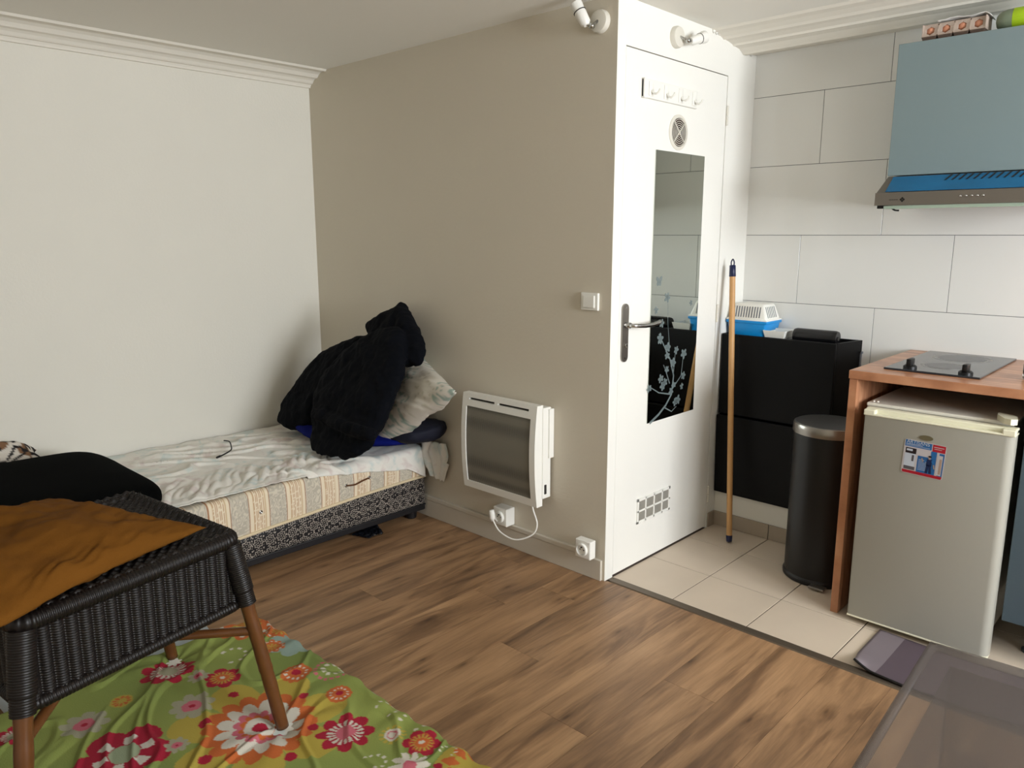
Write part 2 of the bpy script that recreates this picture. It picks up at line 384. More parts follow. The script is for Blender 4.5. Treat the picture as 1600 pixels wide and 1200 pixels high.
# --- cornices
def loft(profile, p0, p1, out, n=2):
    """profile (distance out of the wall, z) swept from p0 to p1 (xy points)"""
    mb = MB(); K = len(profile); vs = []
    for k in range(n):
        t = k / (n - 1); x = p0[0] + (p1[0] - p0[0]) * t; y = p0[1] + (p1[1] - p0[1]) * t
        vs += [(x + out[0] * d, y + out[1] * d, z) for d, z in profile]
    fs = [(k * K + i, k * K + i + 1, (k + 1) * K + i + 1, (k + 1) * K + i) for k in range(n - 1) for i in range(K - 1)]
    fs += [(k * K, (k + 1) * K, (k + 1) * K + K - 1, k * K + K - 1) for k in range(n - 1)]
    fs += [tuple(range(K)), tuple(range((n - 1) * K, n * K))[::-1]]
    return mb.add(vs, fs)
pa = [(0, 2.118), (.014, 2.118), (.018, 2.126), (.024, 2.134), (.034, 2.135), (.040, 2.140), (.048, 2.149), (.060, 2.156), (.076, 2.160), (.082, 2.158), (.088, 2.164), (.098, 2.173), (.116, 2.181), (.142, 2.184), (.148, 2.181), (.162, 2.181), (.170, 2.1895), (.170, 2.195), (0, 2.195)]
struct(build('trim_4', loft(pa, (XA, YF), (XA, YB), (1, 0)), 'cornice'))
pd = [(0, 2.150), (.095, 2.140), (.10, 2.134), (.125, 2.133), (.135, 2.139), (.165, 2.152), (.20, 2.155), (.215, 2.153), (.225, 2.160), (.26, 2.166), (.29, 2.168), (.30, 2.165), (.315, 2.172), (.35, 2.180), (.385, 2.183), (.40, 2.1895), (.40, 2.195), (0, 2.195)]
struct(build('trim_5', loft(pd, (XC + .002, YD), (XR, YD), (0, -1)), 'cornice'))
# ragged plaster edge of that cornice against the door wall
mb = MB(); random.seed(3)
for i in range(16):
    y = 3.0 + i * .022; z = 2.186 - max(0, i - 6) * .0042
    mb.lathe((XC + .002, y, z), (1, 0, 0), [(.010 + .006 * random.random(), 0), (.008, .006), (.003, .010)], 7)
struct(build('trim_6', mb, 'gloss_white', smooth=True))
# --- baseboard and trunking on the middle wall
mb = MB(); mb.box(-3.6, XC - .010, YB - .013, YB, 0, .086, .002); struct(build('baseboard_back', mb, 'baseb'))
mb = MB(); mb.box(-3.3, -1.845, YB - .017, YB, .087, .108, .003); struct(build('trim_7', mb, 'baseb'))

# ================================================================ DOOR and what is on it
door = bpy.data.objects.new('door_1', None); C.objects.link(door); door.location = (XC, 2.397, 0); struct(door); ORG[door] = Vector((XC, 2.397, 0))
mb = MB(); mb.box(XC - .036, XC + .001, 2.3975, 3.1375, .008, 2.0275, .0015); build('door_leaf', mb, 'gloss_white', door)
for z in (1.868, 1.02, .168):
    mb = MB(); mb.cyl((XC + .006, 3.140, z - .04), (XC + .006, 3.140, z - .003), .0055, n=12, bev=.001)
    mb.cyl((XC + .006, 3.140, z + .0), (XC + .006, 3.140, z + .04), .0055, n=12, bev=.001)
    build('hinge', mb, 'whiteD', door, auto=40)
# handle
mb = MB(); yy, zc = 2.430, .996
def plate(mb, y, z0, z1, w_, x0, x1, mi=0, n=10):
    pts = []
    for i in range(n + 1): a = math.pi * i / n; pts.append((x0, y + w_ * math.cos(a), z1 - w_ + w_ * math.sin(a)))
    for i in range(n + 1): a = math.pi + math.pi * i / n; pts.append((x0, y + w_ * math.cos(a), z0 + w_ + w_ * math.sin(a)))
    mb.prism(pts, (x1 - x0, 0, 0), mi)
plate(mb, yy, .882, 1.108, .0205, XC + .001, XC + .008)
hp = build('handle_plate', mb, 'steel', door, auto=40)
mb = MB(); mb.cyl((XC + .008, yy, 1.026), (XC + .03, yy, 1.026), .011, n=20)
mb.tube([(XC + .03, yy - .004, 1.026), (XC + .045, yy + .002, 1.026), (XC + .052, yy + .02, 1.025), (XC + .052, yy + .07, 1.021), (XC + .052, yy + .12, 1.021), (XC + .052, yy + .165, 1.026), (XC + .046, yy + .182, 1.028)], .0085, 14)
build('lever', mb, 'chrome', hp, smooth=True)
mb = MB(); mb.cyl((XC + .008, yy + .001, .947), (XC + .0155, yy + .001, .947), .008, n=16, bev=.001); mb.box(XC + .015, XC + .017, yy - .001, yy + .003, .942, .952, mi=0)
build('lock_button', mb, 'chrome', hp, auto=40)
mb = MB()
for z in (1.093, .897): mb.cyl((XC + .008, yy, z), (XC + .0095, yy, z), .004, n=10)
build('screw', mb, 'chrome', hp, auto=40)
# round vent
mb = MB(); vc = Vector((XC + .001, 2.762, 1.765))
mb.lathe(vc, (1, 0, 0), [(.068, 0), (.068, .003), (.062, .006), (.056, .0065), (.055, .003), (.053, .002)], 48)
vent = build('round_vent', mb, 'whiteD', door, auto=50)
mb = MB(); mb.cyl(vc, vc + Vector((.0025, 0, 0)), .0545, n=40); build('vent_opening', mb, 'ventdark', vent)
mb = MB()
for r_ in (.010, .018, .026, .034, .042, .050):
    mb.tube([(vc.x + .005, vc.y + r_ * math.cos(t), vc.z + r_ * math.sin(t)) for t in [2 * math.pi * i / 36 for i in range(36)]], .0012, 6, closed=True)
for a in (45, 135, 0, 90):
    c, s_ = math.cos(math.radians(a)) * .055, math.sin(math.radians(a)) * .055
    if a in (45, 135): mb.tube([(vc.x + .006, vc.y - c, vc.z - s_), (vc.x + .006, vc.y + c, vc.z + s_)], .0022, 6)
build('grille', mb, 'whiteD', vent, smooth=True)
# low rectangular vent
y0, y1, z0, z1 = 2.555, 2.806, .180, .289
mb = MB()
mb.box(XC, XC + .006, y0, y1, z1 - .012, z1, .0015); mb.box(XC, XC + .006, y0, y1, z0, z0 + .012, .0015)
mb.box(XC, XC + .006, y0, y0 + .012, z0, z1, .0015); mb.box(XC, XC + .006, y1 - .012, y1, z0, z1, .0015)
for i in (1, 2, 3): mb.box(XC, XC + .006, y0 + (y1 - y0) * i / 4 - .004, y0 + (y1 - y0) * i / 4 + .004, z0, z1, .001)
mb.box(XC, XC + .006, y0, y1, (z0 + z1) / 2 - .004, (z0 + z1) / 2 + .004, .001)
v2 = build('square_vent', mb, 'white', door)
mb = MB(); mb.box(XC, XC + .002, y0 + .008, y1 - .008, z0 + .008, z1 - .008)
for j in range(22):
    z = z0 + .012 + j * .0042; mb.box(XC + .002, XC + .0032, y0 + .01, y1 - .01, z, z + .0018)
build('louvre', mb, 'radgrille', v2)
# mirror with etched branch
mr_ = thing('mirror', 'tall frameless mirror with an etched flower branch, fixed to the white door', 'mirror', (XC, 2.785, .604))
mb = MB(); mb.box(XC + .0012, XC + .0052, 2.605, 2.970, .604, 1.688, .0006, seg=1); build('glass', mb, 'mirror', mr_)
mb = MB(); EX = XC + .0055
def et(pts): return [on(px, py, (1, 0, 0), EX) for px, py in crop(940, 420, .4167, pts)]
def ribbon(pts, wd):
    P = et(pts); Q = []
    for i in range(len(P) - 1):
        for k in range(6): Q.append(P[i] + (P[i + 1] - P[i]) * k / 6)
    Q.append(P[-1]); vs = []; N = len(Q)
    for i, p in enumerate(Q):
        d = Q[min(i + 1, N - 1)] - Q[max(i - 1, 0)]; d /= np.linalg.norm(d); n_ = np.array([0, -d[2], d[1]])
        ww = wd * (1 - .6 * i / N); vs += [p + n_ * ww, p - n_ * ww]
    mb.add(vs, [(2 * i, 2 * i + 1, 2 * i + 3, 2 * i + 2) for i in range(N - 1)])
def petal(c, a, L, W):
    vs = []
    for i in range(10):
        t = 2 * math.pi * i / 10; u, v = L * (.5 + .5 * math.cos(t)), W * math.sin(t)
        vs.append((EX + .0001, c[1] + u * math.cos(a) - v * math.sin(a), c[2] + u * math.sin(a) + v * math.cos(a)))
    mb.add(vs, [tuple(range(10))])
ribbon([(180, 580), (215, 545), (240, 512), (262, 470), (270, 400), (257, 340), (235, 290), (215, 245)], .006)
ribbon([(262, 455), (298, 400), (308, 310)], .003); ribbon([(258, 470), (215, 465), (175, 440)], .0035)
ribbon([(235, 520), (262, 535), (280, 515)], .003); ribbon([(268, 400), (278, 300)], .003)
ribbon([(249, 210), (248, 160), (248, 105)], .0015); ribbon([(255, 430), (240, 380), (232, 360)], .003); ribbon([(255, 300), (249, 210)], .002)
build('etched_branch', mb, 'etch', mr_)
random.seed(5)
for fx, fy, sz in ((226, 205, 1), (220, 262, 1.3), (248, 295, 1.2), (246, 325, 1), (280, 305, 1), (308, 318, 1.3), (268, 352, 1.2), (245, 378, .9), (306, 400, 1), (222, 412, 1.1), (228, 440, 1.1), (285, 490, 1.2), (275, 500, 1), (178, 450, 1), (270, 435, .9), (238, 425, 1), (205, 155, .9), (246, 108, 1.2), (300, 440, .8), (335, 128, .7), (260, 460, 1)):
    mb = MB(); c = et([(fx, fy)])[0]; a0 = random.random() * 6
    for k in range(5): petal(c, a0 + k * 1.2566 + random.uniform(-.2, .2), .019 * sz, .006 * sz)
    build('etched_flower', mb, 'etch', mr_)
c = et([(216, 52)])[0]; mb = MB()
for a, L in ((.9, .032), (2.3, .03), (-.6, .018), (3.6, .018)): petal(c, a, L, .009)
build('etched_butterfly', mb, 'etch', mr_)
# hook rack
hr = thing('coat_hook_rack', 'small white plastic rack of four hooks stuck high on the door', 'hook rack', (XC, 2.69, 1.865))
mb = MB(); mb.box(XC + .001, XC + .013, 2.497, 2.881, 1.866, 1.933, .003); mb.box(XC + .001, XC + .016, 2.497, 2.512, 1.864, 1.935, .002)
build('backplate', mb, 'white', hr)
for i in range(4):
    y = 2.545 + i * .103
    mb = MB(); mb.box(XC + .013, XC + .0155, y - .016, y + .016, 1.874, 1.926, .001)
    mb.tube([(XC + .016, y, 1.895), (XC + .024, y, 1.884), (XC + .036, y, 1.880), (XC + .046, y + .002, 1.886), (XC + .050, y + .003, 1.896)], .0042, 8)
    build('hook', mb, 'white', hr, auto=40)

# ================================================================ wall spotlights
def spot(c, nrm, arm, head0, head1, r0, r1, label):
    t = thing('wall_spotlight', label, 'lamp', c, 'wall spotlights')
    c = Vector(c); n_ = Vector(nrm)
    mb = MB(); mb.lathe(c, n_, [(.040, 0), (.040, .012), (.036, .020), (.026, .023)], 36); b_ = build('wall_plate', mb, 'whiteD', t, auto=40)
    mb = MB(); mb.tube([c + n_ * .02, Vector(arm), Vector(head0)], .005, 10); mb.cyl(Vector(arm) - n_ * .008, Vector(arm) + n_ * .008, .009, n=12); build('arm', mb, 'chrome', t, smooth=True)
    a, b2 = Vector(head0), Vector(head1); d = b2 - a; L = d.length
    mb = MB(); mb.lathe(a, d, [(.010, -.004), (r0, .006), (r0 + .002, L * .5), (r0 + (r1 - r0) * .5, L * .72), (r1, L * .86), (r1, L), (r1 - .004, L - .001), (r1 - .006, L * .8)], 28)
    h = build('lamp_head', mb, 'white', t, auto=40)
    mb = MB(); mb.lathe(a, d, [(r0 + .004, L * .60), (r0 + .004, L * .63), (r0, L * .63)], 28); build('collar', mb, 'radgap', h)
spot((-1.785, YB, 2.110), (0, -1, 0), (-1.787, 2.29, 2.088), (-1.80, 2.275, 2.092), (-1.838, 2.262, 2.165), .019, .022, 'white wall spotlight on the beige wall pointing up, left of the corner edge')
spot((XC + .0015, 2.715, 2.110), (1, 0, 0), (XC + .045, 2.735, 2.096), (XC + .05, 2.752, 2.096), (XC + .06, 2.830, 2.122), .016, .023, 'white wall spotlight with bell-shaped head on the wall above the white door')

# ================================================================ RADIATOR, switch, sockets
rx0, rx1, rz0, rz1 = -2.43, -1.995, .262, .690
rad = thing('radiator', 'white electric wall radiator with grey perforated front panel', 'radiator', (-2.21, YB, rz0))
mb = MB(); mb.box(rx0 + .02, rx1 + .005, YB - .062, YB - .012, rz0 + .03, rz1 - .012, .004); mb.box(rx0 + .04, rx1 + .012, YB - .03, YB - .0005, rz0 + .2, rz1 - .02, .003)
build('back_box', mb, 'white', rad)
YR = YB - .062
def bulge(x, z): return YR - .030 - .016 * (1 - (2 * (z - rz0) / (rz1 - rz0) - 1) ** 2)
mb = MB()
def slabx(x0, x1, z0, z1, off=0, thick=.03, nx=2, nzz=14, mi=0):
    base = len(mb.v); vs = []; fs = []
    for j in range(nzz):
        z = z0 + (z1 - z0) * j / (nzz - 1)
        for x in (x0, x1): vs.append((x, bulge(x, z) + off, z))
        for x in (x0, x1): vs.append((x, YR + .004, z))
    for j in range(nzz - 1):
        a = j * 4; b2 = a + 4
        fs += [(a, a + 1, b2 + 1, b2), (a + 2, b2 + 2, b2 + 3, a + 3), (a, b2, b2 + 2, a + 2), (a + 1, a + 3, b2 + 3, b2 + 1)]
    e = (nzz - 1) * 4; fs += [(0, 2, 3, 1), (e, e + 1, e + 3, e + 2)]
    mb.add(vs, fs, mi)
slabx(rx0, rx0 + .026, rz0, rz1); slabx(rx1 - .030, rx1, rz0, rz1); slabx(rx0 + .026, rx1 - .03, rz0, rz0 + .032, nzz=3)
slabx(rx0 + .026, rx1 - .03, rz1 - .018, rz1, nzz=3); slabx(rx0 + .026, rx1 - .03, rz1 - .056, rz1 - .028, nzz=3)
slabx(rx0 + .026, rx0 + .04, rz1 - .03, rz1 - .016, nzz=2); slabx(-2.235, -2.215, rz1 - .03, rz1 - .016, nzz=2); slabx(rx1 - .044, rx1 - .03, rz1 - .03, rz1 - .016, nzz=2)
build('front_frame', mb, 'white', rad, auto=40)
mb = MB(); slabx(rx0 + .03, rx1 - .034, rz1 - .032, rz1 - .014, off=.012, nzz=2); build('air_slot', mb, 'radgap', rad)
m = M['radgrille2'] = mat('perforated_grille', (150, 146, 138), .5)
tc = nd(m, 'ShaderNodeTexCoord'); vv = nd(m, 'ShaderNodeTexVoronoi'); vv.inputs['Scale'].default_value = 170; vv.inputs['Randomness'].default_value = 0; lk(m, tc.outputs['Object'], vv.inputs[0])
lk(m, ramp(m, vv.outputs['Distance'], [(.25, srgb(34, 31, 28)), (.42, srgb(122, 118, 106))]), bsdf(m).inputs['Base Color'])
mb = MB(); slabx(rx0 + .024, rx1 - .028, rz0 + .03, rz1 - .054, off=.005); build('grille', mb, 'radgrille2', rad, auto=40)
mb = MB(); mb.box(rx1 + .002, rx1 + .008, YB - .052, YB - .04, rz0 + .05, rz0 + .09, .001); build('thermostat', mb, 'radgap', rad)
def sm(pts, n=8):
    pts = [Vector(p) for p in pts]; out = []
    for i in range(len(pts) - 1):
        p0, p1, p2, p3 = pts[max(i - 1, 0)], pts[i], pts[i + 1], pts[min(i + 2, len(pts) - 1)]
        for k in range(n):
            t = k / n; out.append(.5 * ((2 * p1) + (p2 - p0) * t + (2 * p0 - 5 * p1 + 4 * p2 - p3) * t * t + (3 * p1 - p0 - 3 * p2 + p3) * t ** 3))
    return out + [pts[-1]]
mb = MB(); mb.tube(sm([(-2.06, YB - .05, rz0 + .03), (-2.055, YB - .05, .235), (-2.03, YB - .05, .17), (-2.05, YB - .06, .12), (-2.12, YB - .09, .088), (-2.20, YB - .10, .105), (-2.245, YB - .10, .15)]), .0035, 8)
mb.lathe((-2.245, YB - .10, .142), (-.1, 0, 1), [(.006, 0), (.012, .012), (.013, .035), (.010, .05)], 14)
build('power_cable', mb, 'white', rad, smooth=True)
def socket(x0, x1, z0, z1, label, plug=False):
    t = thing('wall_socket', label, 'socket', ((x0 + x1) / 2, YB - .018, z0), 'surface sockets on the trunking')
    mb = MB(); mb.box(x0, x1, YB - .055, YB - .0175 if z0 < .1 else YB - .001, z0, z1, .004); bx = build('socket_box', mb, 'white', t)
    cx, cz = (x0 + x1) / 2, (z0 + z1) / 2
    mb = MB(); mb.lathe((cx, YB - .055, cz), (0, -1, 0), [(.026, 0), (.026, .012), (.021, .013), (.020, .004)], 30); build('socket_rim', mb, 'white', t, auto=40)
    mb = MB(); mb.cyl((cx, YB - .0555, cz), (cx, YB - .058, cz), .020, n=24)
    build('socket_well', mb, 'radgrille', t)
    mb = MB()
    for dx in (-.0095, .0095): mb.cyl((cx + dx, YB - .057, cz), (cx + dx, YB - .0592, cz), .003, n=10)
    mb.cyl((cx, YB - .057, cz + .011), (cx, YB - .066, cz + .011), .0024, n=10)
    build('socket_contact', mb, 'radgap', t)
socket(-2.285, -2.205, .109, .19, 'white surface socket under the radiator with the radiator plug in it')
socket(-1.820, -1.745, .094, .170, 'white round wall socket low beside the corner edge, nothing plugged in')
sw = thing('light_switch', 'square white light switch on the beige wall beside the white door', 'switch', (-1.805, YB, 1.083))
mb = MB(); mb.box(-1.847, -1.765, YB - .012, YB, 1.083, 1.150, .003); build('switch_plate', mb, 'white', sw)
mb = MB(); mb.box(-1.834, -1.778, YB - .018, YB - .011, 1.092, 1.141, .004); build('rocker', mb, 'white', sw)

# ================================================================ BED
BX = -2.78                                     # front face of the mattress
by0, by1 = .36, 2.315
base = thing('box_spring', 'low box bed base covered in black and silver patterned fabric', 'bed base', (-3.23, 1.34, 0))
def brocade(x, y, z):
    """rosettes of black on silver"""
    s_ = .052; u, v = y / s_, z / s_; cu, cv = math.floor(u), math.floor(v)
    du, dv = (u - cu - .5) * 2, (v - cv - .5) * 2; r = math.hypot(du, dv); a = math.atan2(dv, du)
    k = abs(math.sin(a * 4)) ; f = .86 - .22 * k
    sil = (abs(r - f) < .06) or (r < .10) or (abs(r - .40) < .05 and k > .5)
    if abs(abs(du) - 1) < .10 or abs(abs(dv) - 1) < .08: sil = sil or nz(u * 7, v * 7) > .12
    return sil
def facegrid(mb, x, y0, y1, z0, z1, step, colf, bulge_=0, normal_x=True):
    nu = max(2, int((y1 - y0) / step)); nv = max(2, int((z1 - z0) / step)); base_ = len(mb.v); cols_ = []
    def fn(u, v):
        y = y0 + (y1 - y0) * u; z = z0 + (z1 - z0) * v; top = -.045 * ss(2.25, 1.0, y) - .012 * ss(1.5, .9, y); z += top * v; xx = x + bulge_ * (1 - (2 * v - 1) ** 4)
        cols_.append(colf(xx, y, z)); return (xx, y, z)
    mb.grid(fn, nu, nv); return cols_
SIL, BLK = srgb(176, 166, 154), srgb(20, 18, 20)
mb = MB(); cs = facegrid(mb, BX - .012, by0, by1 - .002, .068, .205, .0026, lambda x, y, z: SIL if brocade(x, y, z) else BLK, .006)
n0 = len(mb.v); mb.prism([(XA + .01, by0, .066), (XA + .01, by1 - .002, .066), (XA + .01, by1 - .002, .203), (XA + .01, 1.8, .185), (XA + .01, 1.2, .150), (XA + .01, by0, .140)], (BX - .0125 - XA - .01, 0, 0)); cs += [BLK] * (len(mb.v) - n0); mb.cols = cs
build('fabric_cover', mb, 'lace', base, smooth=False)
mb = MB(); mb.box(XA + .012, BX - .006, by0 - .002, by1, .040, .068, .004); mb.tube([(BX - .006, by0, .068), (BX - .006, by1, .068)], .004, 8); build('frame', mb, 'basebk', base)
for x, y in ((BX - .05, 2.26), (BX - .05, .45), (XA + .06, 2.26), (XA + .06, .45), (BX - .05, 1.34)):
    mb = MB(); mb.lathe((x, y, 0), (0, 0, 1), [(.022, 0), (.026, .003), (.030, .04)], 20); build('leg', mb, 'basebk', base, auto=40)
# drooping dark lining under the base
mb = MB()
def lin(u, v):
    y = 1.2 + 1.1 * u; d = .030 + .006 * nz(y * 9, 2)
    return (BX - .02 - .08 * v + .01 * nz(y * 6, v * 3), y, .042 - d * v * (0.6 + .4 * math.sin(y * 7)))
mb.grid(lin, 60, 6); solid(build('torn_lining', mb, 'dark', base, smooth=True), .002)
sc_ = MB(); random.seed(4)
def scrap(u, v):
    return (-2.80 + .10 * (u - .5) + .012 * nz(u * 4, v * 4, 3), 1.99 + .16 * (v - .5) * (1 - .5 * u), .006 + .016 * abs(nz(u * 5, v * 6, 1)) * (1.2))
sc_.grid(scrap, 22, 22); o = build('plastic_scrap', sc_, 'bag', smooth=True); solid(o, .001, 1)
tag(recenter(o), 'crumpled scrap of black film lying on the floor at the edge of the bed', 'scrap')
# mattress
mt = thing('mattress', 'thin striped cream brocade mattress on the black and silver bed base', 'mattress', (-3.23, 1.34, .206))
CREAM, BRN, GRY, SCR, TAN = srgb(226, 212, 186), srgb(158, 110, 74), srgb(180, 172, 156), srgb(206, 197, 178), srgb(182, 142, 104)
def tick(x, y, z):
    t = ((y - 1.441) / .167 + .5) % 1 - .5; t *= .167
    a = abs(t)
    if a < .024: return CREAM if (t * 1000 % 8) > 3.2 else (TAN if nz(y * 60, z * 220) > -.2 else CREAM)
    if a < .042: return CREAM if a > .028 else srgb(205, 180, 144)
    if a < .0455: return BRN
    q = math.sin(11 * nz(y * 26, z * 26, 5) * 3.0)
    return SCR if q > .35 else GRY
mb = MB(); zt = .352; zb = .208; cols_ = []
prof = []
for i in range(7): a = -math.pi / 2 + math.pi / 2 * i / 6; prof.append((BX - .012 + .012 * math.cos(a), zb + .012 + .012 * math.sin(a)))
for i in range(26): prof.append((BX + .004 * math.sin(math.pi * i / 25), zb + .012 + (zt - zb - .04) * (i + .5) / 26))
for i in range(8): a = math.pi / 2 * i / 7; prof.append((BX - .028 + .028 * math.cos(a), zt - .028 + .028 * math.sin(a)))
prof += [(BX - .028 - .05 * i, zt) for i in range(1, 4)]
prof += [(XA + .012, zt), (XA + .012, zb)]
ny = 620; K = len(prof)
for j in range(ny):
    y = by0 + (by1 - by0) * j / (ny - 1)
    for x, z in prof:
        zz = z - (.045 * ss(2.25, 1.0, y) * ss(.34, .2, z) + .012 * ss(1.5, .9, y))
        mb.v.append((x, y, zz)); cols_.append(tick(x, y, zz))
for j in range(ny - 1):
    for i in range(K - 1): mb.f.append((j * K + i, j * K + i + 1, (j + 1) * K + i + 1, (j + 1) * K + i)); mb.mi.append(0)
mb.f += [tuple(range(K)), tuple(range((ny - 1) * K, ny * K))]; mb.mi += [0, 0]; mb.cols = cols_
build('ticking', mb, 'ticking', mt, auto=60)
mb = MB(); mb.tube([(BX + .002, by0 + (by1 - by0) * i / 30, zb + .006 - .045 * ss(2.25, 1.0, by0 + (by1 - by0) * i / 30) - .012 * ss(1.5, .9, by0 + (by1 - by0) * i / 30)) for i in range(31)], .0065, 10)
build('piping', mb, 'bord', mt, smooth=True)
for y, z in ((1.445, .262), (1.856, .274), (1.981, .282)):
    mb = MB(); mb.lathe((BX + .002, y, z), (1, 0, 0), [(.009, 0), (.008, .004), (.004, .006), (.0035, .003)], 16)
    build('button', mb, 'chrome', mt, smooth=True, label='metal eyelet' )
mb = MB(); mb.tube(sm([(BX + .006, 1.856, .274), (BX + .010, 1.90, .270), (BX + .010, 1.94, .278), (BX + .006, 1.981, .282)]), .004, 8); build('cord_handle', mb, 'rattan', mt, smooth=True, label='brown cord handle')
# sheet
DROP = [(.3, 0), (1.6, 0), (1.75, .012), (1.95, .036), (2.07, .052), (2.14, .066), (2.2, .072), (2.25, .10), (2.30, .125), (2.33, .14)]
HEMX = [(.3, -2.85), (1.1, -2.84), (1.18, -2.815), (1.3, -2.80), (1.42, -2.795), (1.56, -2.79), (1.7, -2.785), (2.4, BX)]
def sheet(u, v):
    y = .37 + (2.305 - .37) * u; dr = interp(y, DROP) + .006 * nz(y * 14, 3); hx = interp(y, HEMX) + .012 * nz(y * 10, 1)
    L1 = hx - (XA + .015); L = L1 + dr * 1.12
    s_ = v * L
    zz = zt - .012 * ss(1.5, .9, y)
    fr = max(0, 1 - abs((XA + .015 + s_) - (-2.95)) / .2)              # bunched folds near the front edge
    wob = .010 * abs(nz(y * 5 + s_ * 4, s_ * 5 - y * 2, 2)) + .020 * fr * abs(nz(y * 22 + s_ * 14, s_ * 9, 7)) * 1.8 * ss(2.1, 1.7, y)
    wob += .020 * ss(.0, .25, .28 - s_) * abs(nz(y * 4, 9)) + .010 * max(0, nz(y * 3 - 2, s_ * 6, 4))
    dd = abs(nz(y * 7 - s_ * 9, s_ * 3 + y * 2, 11)); wob += .016 * max(0, .12 - dd) / .12 * ss(-.1, .2, nz(y * 1.3, s_ * 2, 3))
    if s_ < L1 - .02: return (XA + .015 + s_, y, zz + .006 + wob)
    q = s_ - (L1 - .02); r = .024
    if q < .04 and dr > 0.005:
        a = q / .04 * math.pi / 2; return (hx - .02 + (.026 + .5 * wob) * math.sin(a), y, zz + .006 - r * (1 - math.cos(a)) + wob * (1 - a / 1.6))
    if dr <= .005: return (XA + .015 + s_, y, zz + .005 + .6 * wob)
    d = q - .04; return (hx + .006 + .5 * wob + .008 * d / .1 + .004 * math.sin(y * 40) * d / .1, y, zz - .018 - d)
mb = MB(); mb.grid(sheet, 420, 190); o = build('bed_sheet', mb, 'sheet', smooth=True); solid(o, .0025, 1)
# tail of the sheet hanging at the head corner, same cloth
def tail(u, v):
    z = .400 - .17 * v - .02 * u * v; x = -2.79 + (.17 - .02 * v) * u + .012 * math.sin(v * 9 + u * 5)
    if v > .5: x = -2.79 + .10 * (v - .5) + (.18 - .10 * (v - .5) * 2 * .9) * u
    y = 2.325 - .030 * (1 - u) * (1 - .5 * v) - .012 * abs(math.sin(u * 9))
    return (x, y, z + .01 * nz(u * 6, v * 6))
mb = MB(); mb.grid(tail, 40, 40); tl = build('hanging_corner', mb, 'sheet', o, smooth=True); solid(tl, .0025, 0)
tag(o, 'crumpled pale grey-green cotton sheet spread over the striped mattress', 'sheet')
mb = MB(); mb.tube(sm([(-3.50, 1.655, .385), (-3.44, 1.652, .392), (-3.375, 1.628, .388), (-3.32, 1.60, .385), (-3.285, 1.555, .383), (-3.262, 1.515, .382)]), .0032, 8)
mb.cyl((-3.266, 1.522, .383), (-3.252, 1.498, .383), .0048, n=10)
tag(recenter(build('cord', mb, 'cable', smooth=True)), 'short black cord lying on the pale bed sheet', 'cord')

# ---------------------------------------------------------------- soft things
def softquad(c, nrm, T, n=46, pinch=.10, corner=.0, wr=.006, seed=0, fold=0, back=1.0, exp=.45, push=None):
    """a stuffed pillow: corners c (4 world points), normal, half thickness T"""
    c = [Vector(p) for p in c]; nrm = Vector(nrm).normalized(); mb = MB(); cen = sum(c, Vector()) / 4
    def P(a, b, sgn):
        pu, pv = a, b
        e = 1 - pinch * (1 - b * b) * abs(a) ** 3; f = 1 - pinch * (1 - a * a) * abs(b) ** 3
        a2, b2 = a * e, b * f
        u, v = (a2 + 1) / 2, (b2 + 1) / 2
        p = c[0] * (1 - u) * (1 - v) + c[1] * u * (1 - v) + c[2] * u * v + c[3] * (1 - u) * v
        h = T * ((1 - a * a) * (1 - b * b)) ** exp
        k = nz(a * 2.2 + seed, b * 2.2, seed) * T * .25 + wr * nz(a * 6 + seed, b * 6, 3) + fold * abs(nz(a * 9 + b * 4 + seed, b * 3, 8)) * (max(abs(a), abs(b)) ** 2)
        q = p + nrm * (sgn * h * (1 if sgn > 0 else back) + k * min(1, h / T * 2))
        return push(q) if push else q
    for sgn in (1, -1): mb.grid(lambda u, v: P(2 * u - 1, 2 * v - 1, sgn), n, n)
    return mb
def weld(o, d=.0008):
    bm = bmesh.new(); bm.from_mesh(o.data); bmesh.ops.remove_doubles(bm, verts=bm.verts, dist=d); bmesh.ops.recalc_face_normals(bm, faces=bm.faces); bm.to_mesh(o.data); bm.free(); return o
# black cushion lying across the lower end of the bed
mb = MB(); ccx, ccy, hx_, hy_ = -3.05, .70, .41, .365
def slab(mb, fn_edge, T, n=72, m_=26, cx=0, cy=0, z0=0, e=3.4):
    rings = []
    for j in range(m_ + 1):
        a = -math.pi / 2 + math.pi * j / m_
        rr, hh = math.cos(a), math.sin(a)
        rr = abs(rr) ** .45; hh = math.copysign(abs(hh) ** .8, hh)
        rings.append([(cx + fn_edge(2 * math.pi * i / n)[0] * rr, cy + fn_edge(2 * math.pi * i / n)[1] * rr, z0 + T * hh) for i in range(n)])
    vs = [p for r in rings for p in r]; N = len(rings)
    mb.add(vs, [(k * n + i, k * n + (i + 1) % n, (k + 1) * n + (i + 1) % n, (k + 1) * n + i) for k in range(N - 1) for i in range(n)] + [tuple(range(n))[::-1], tuple(range((N - 1) * n, N * n))])
def sup(a, hx, hy, e=5.5):
    c, s_ = math.cos(a), math.sin(a); return (hx * math.copysign(abs(c) ** (2 / e), c), hy * math.copysign(abs(s_) ** (2 / e), s_))
slab(mb, lambda a: sup(a, hx_, hy_), .070, cx=ccx, cy=ccy, z0=.445, n=140)
mb.v = [(x, y, z + .006 * nz(x * 5, y * 5)) for x, y, z in mb.v]
tag(recenter(build('seat_cushion', mb, 'cushblack', smooth=True)), 'large black flat cushion with rounded corners lying on the near end of the bed', 'cushion')
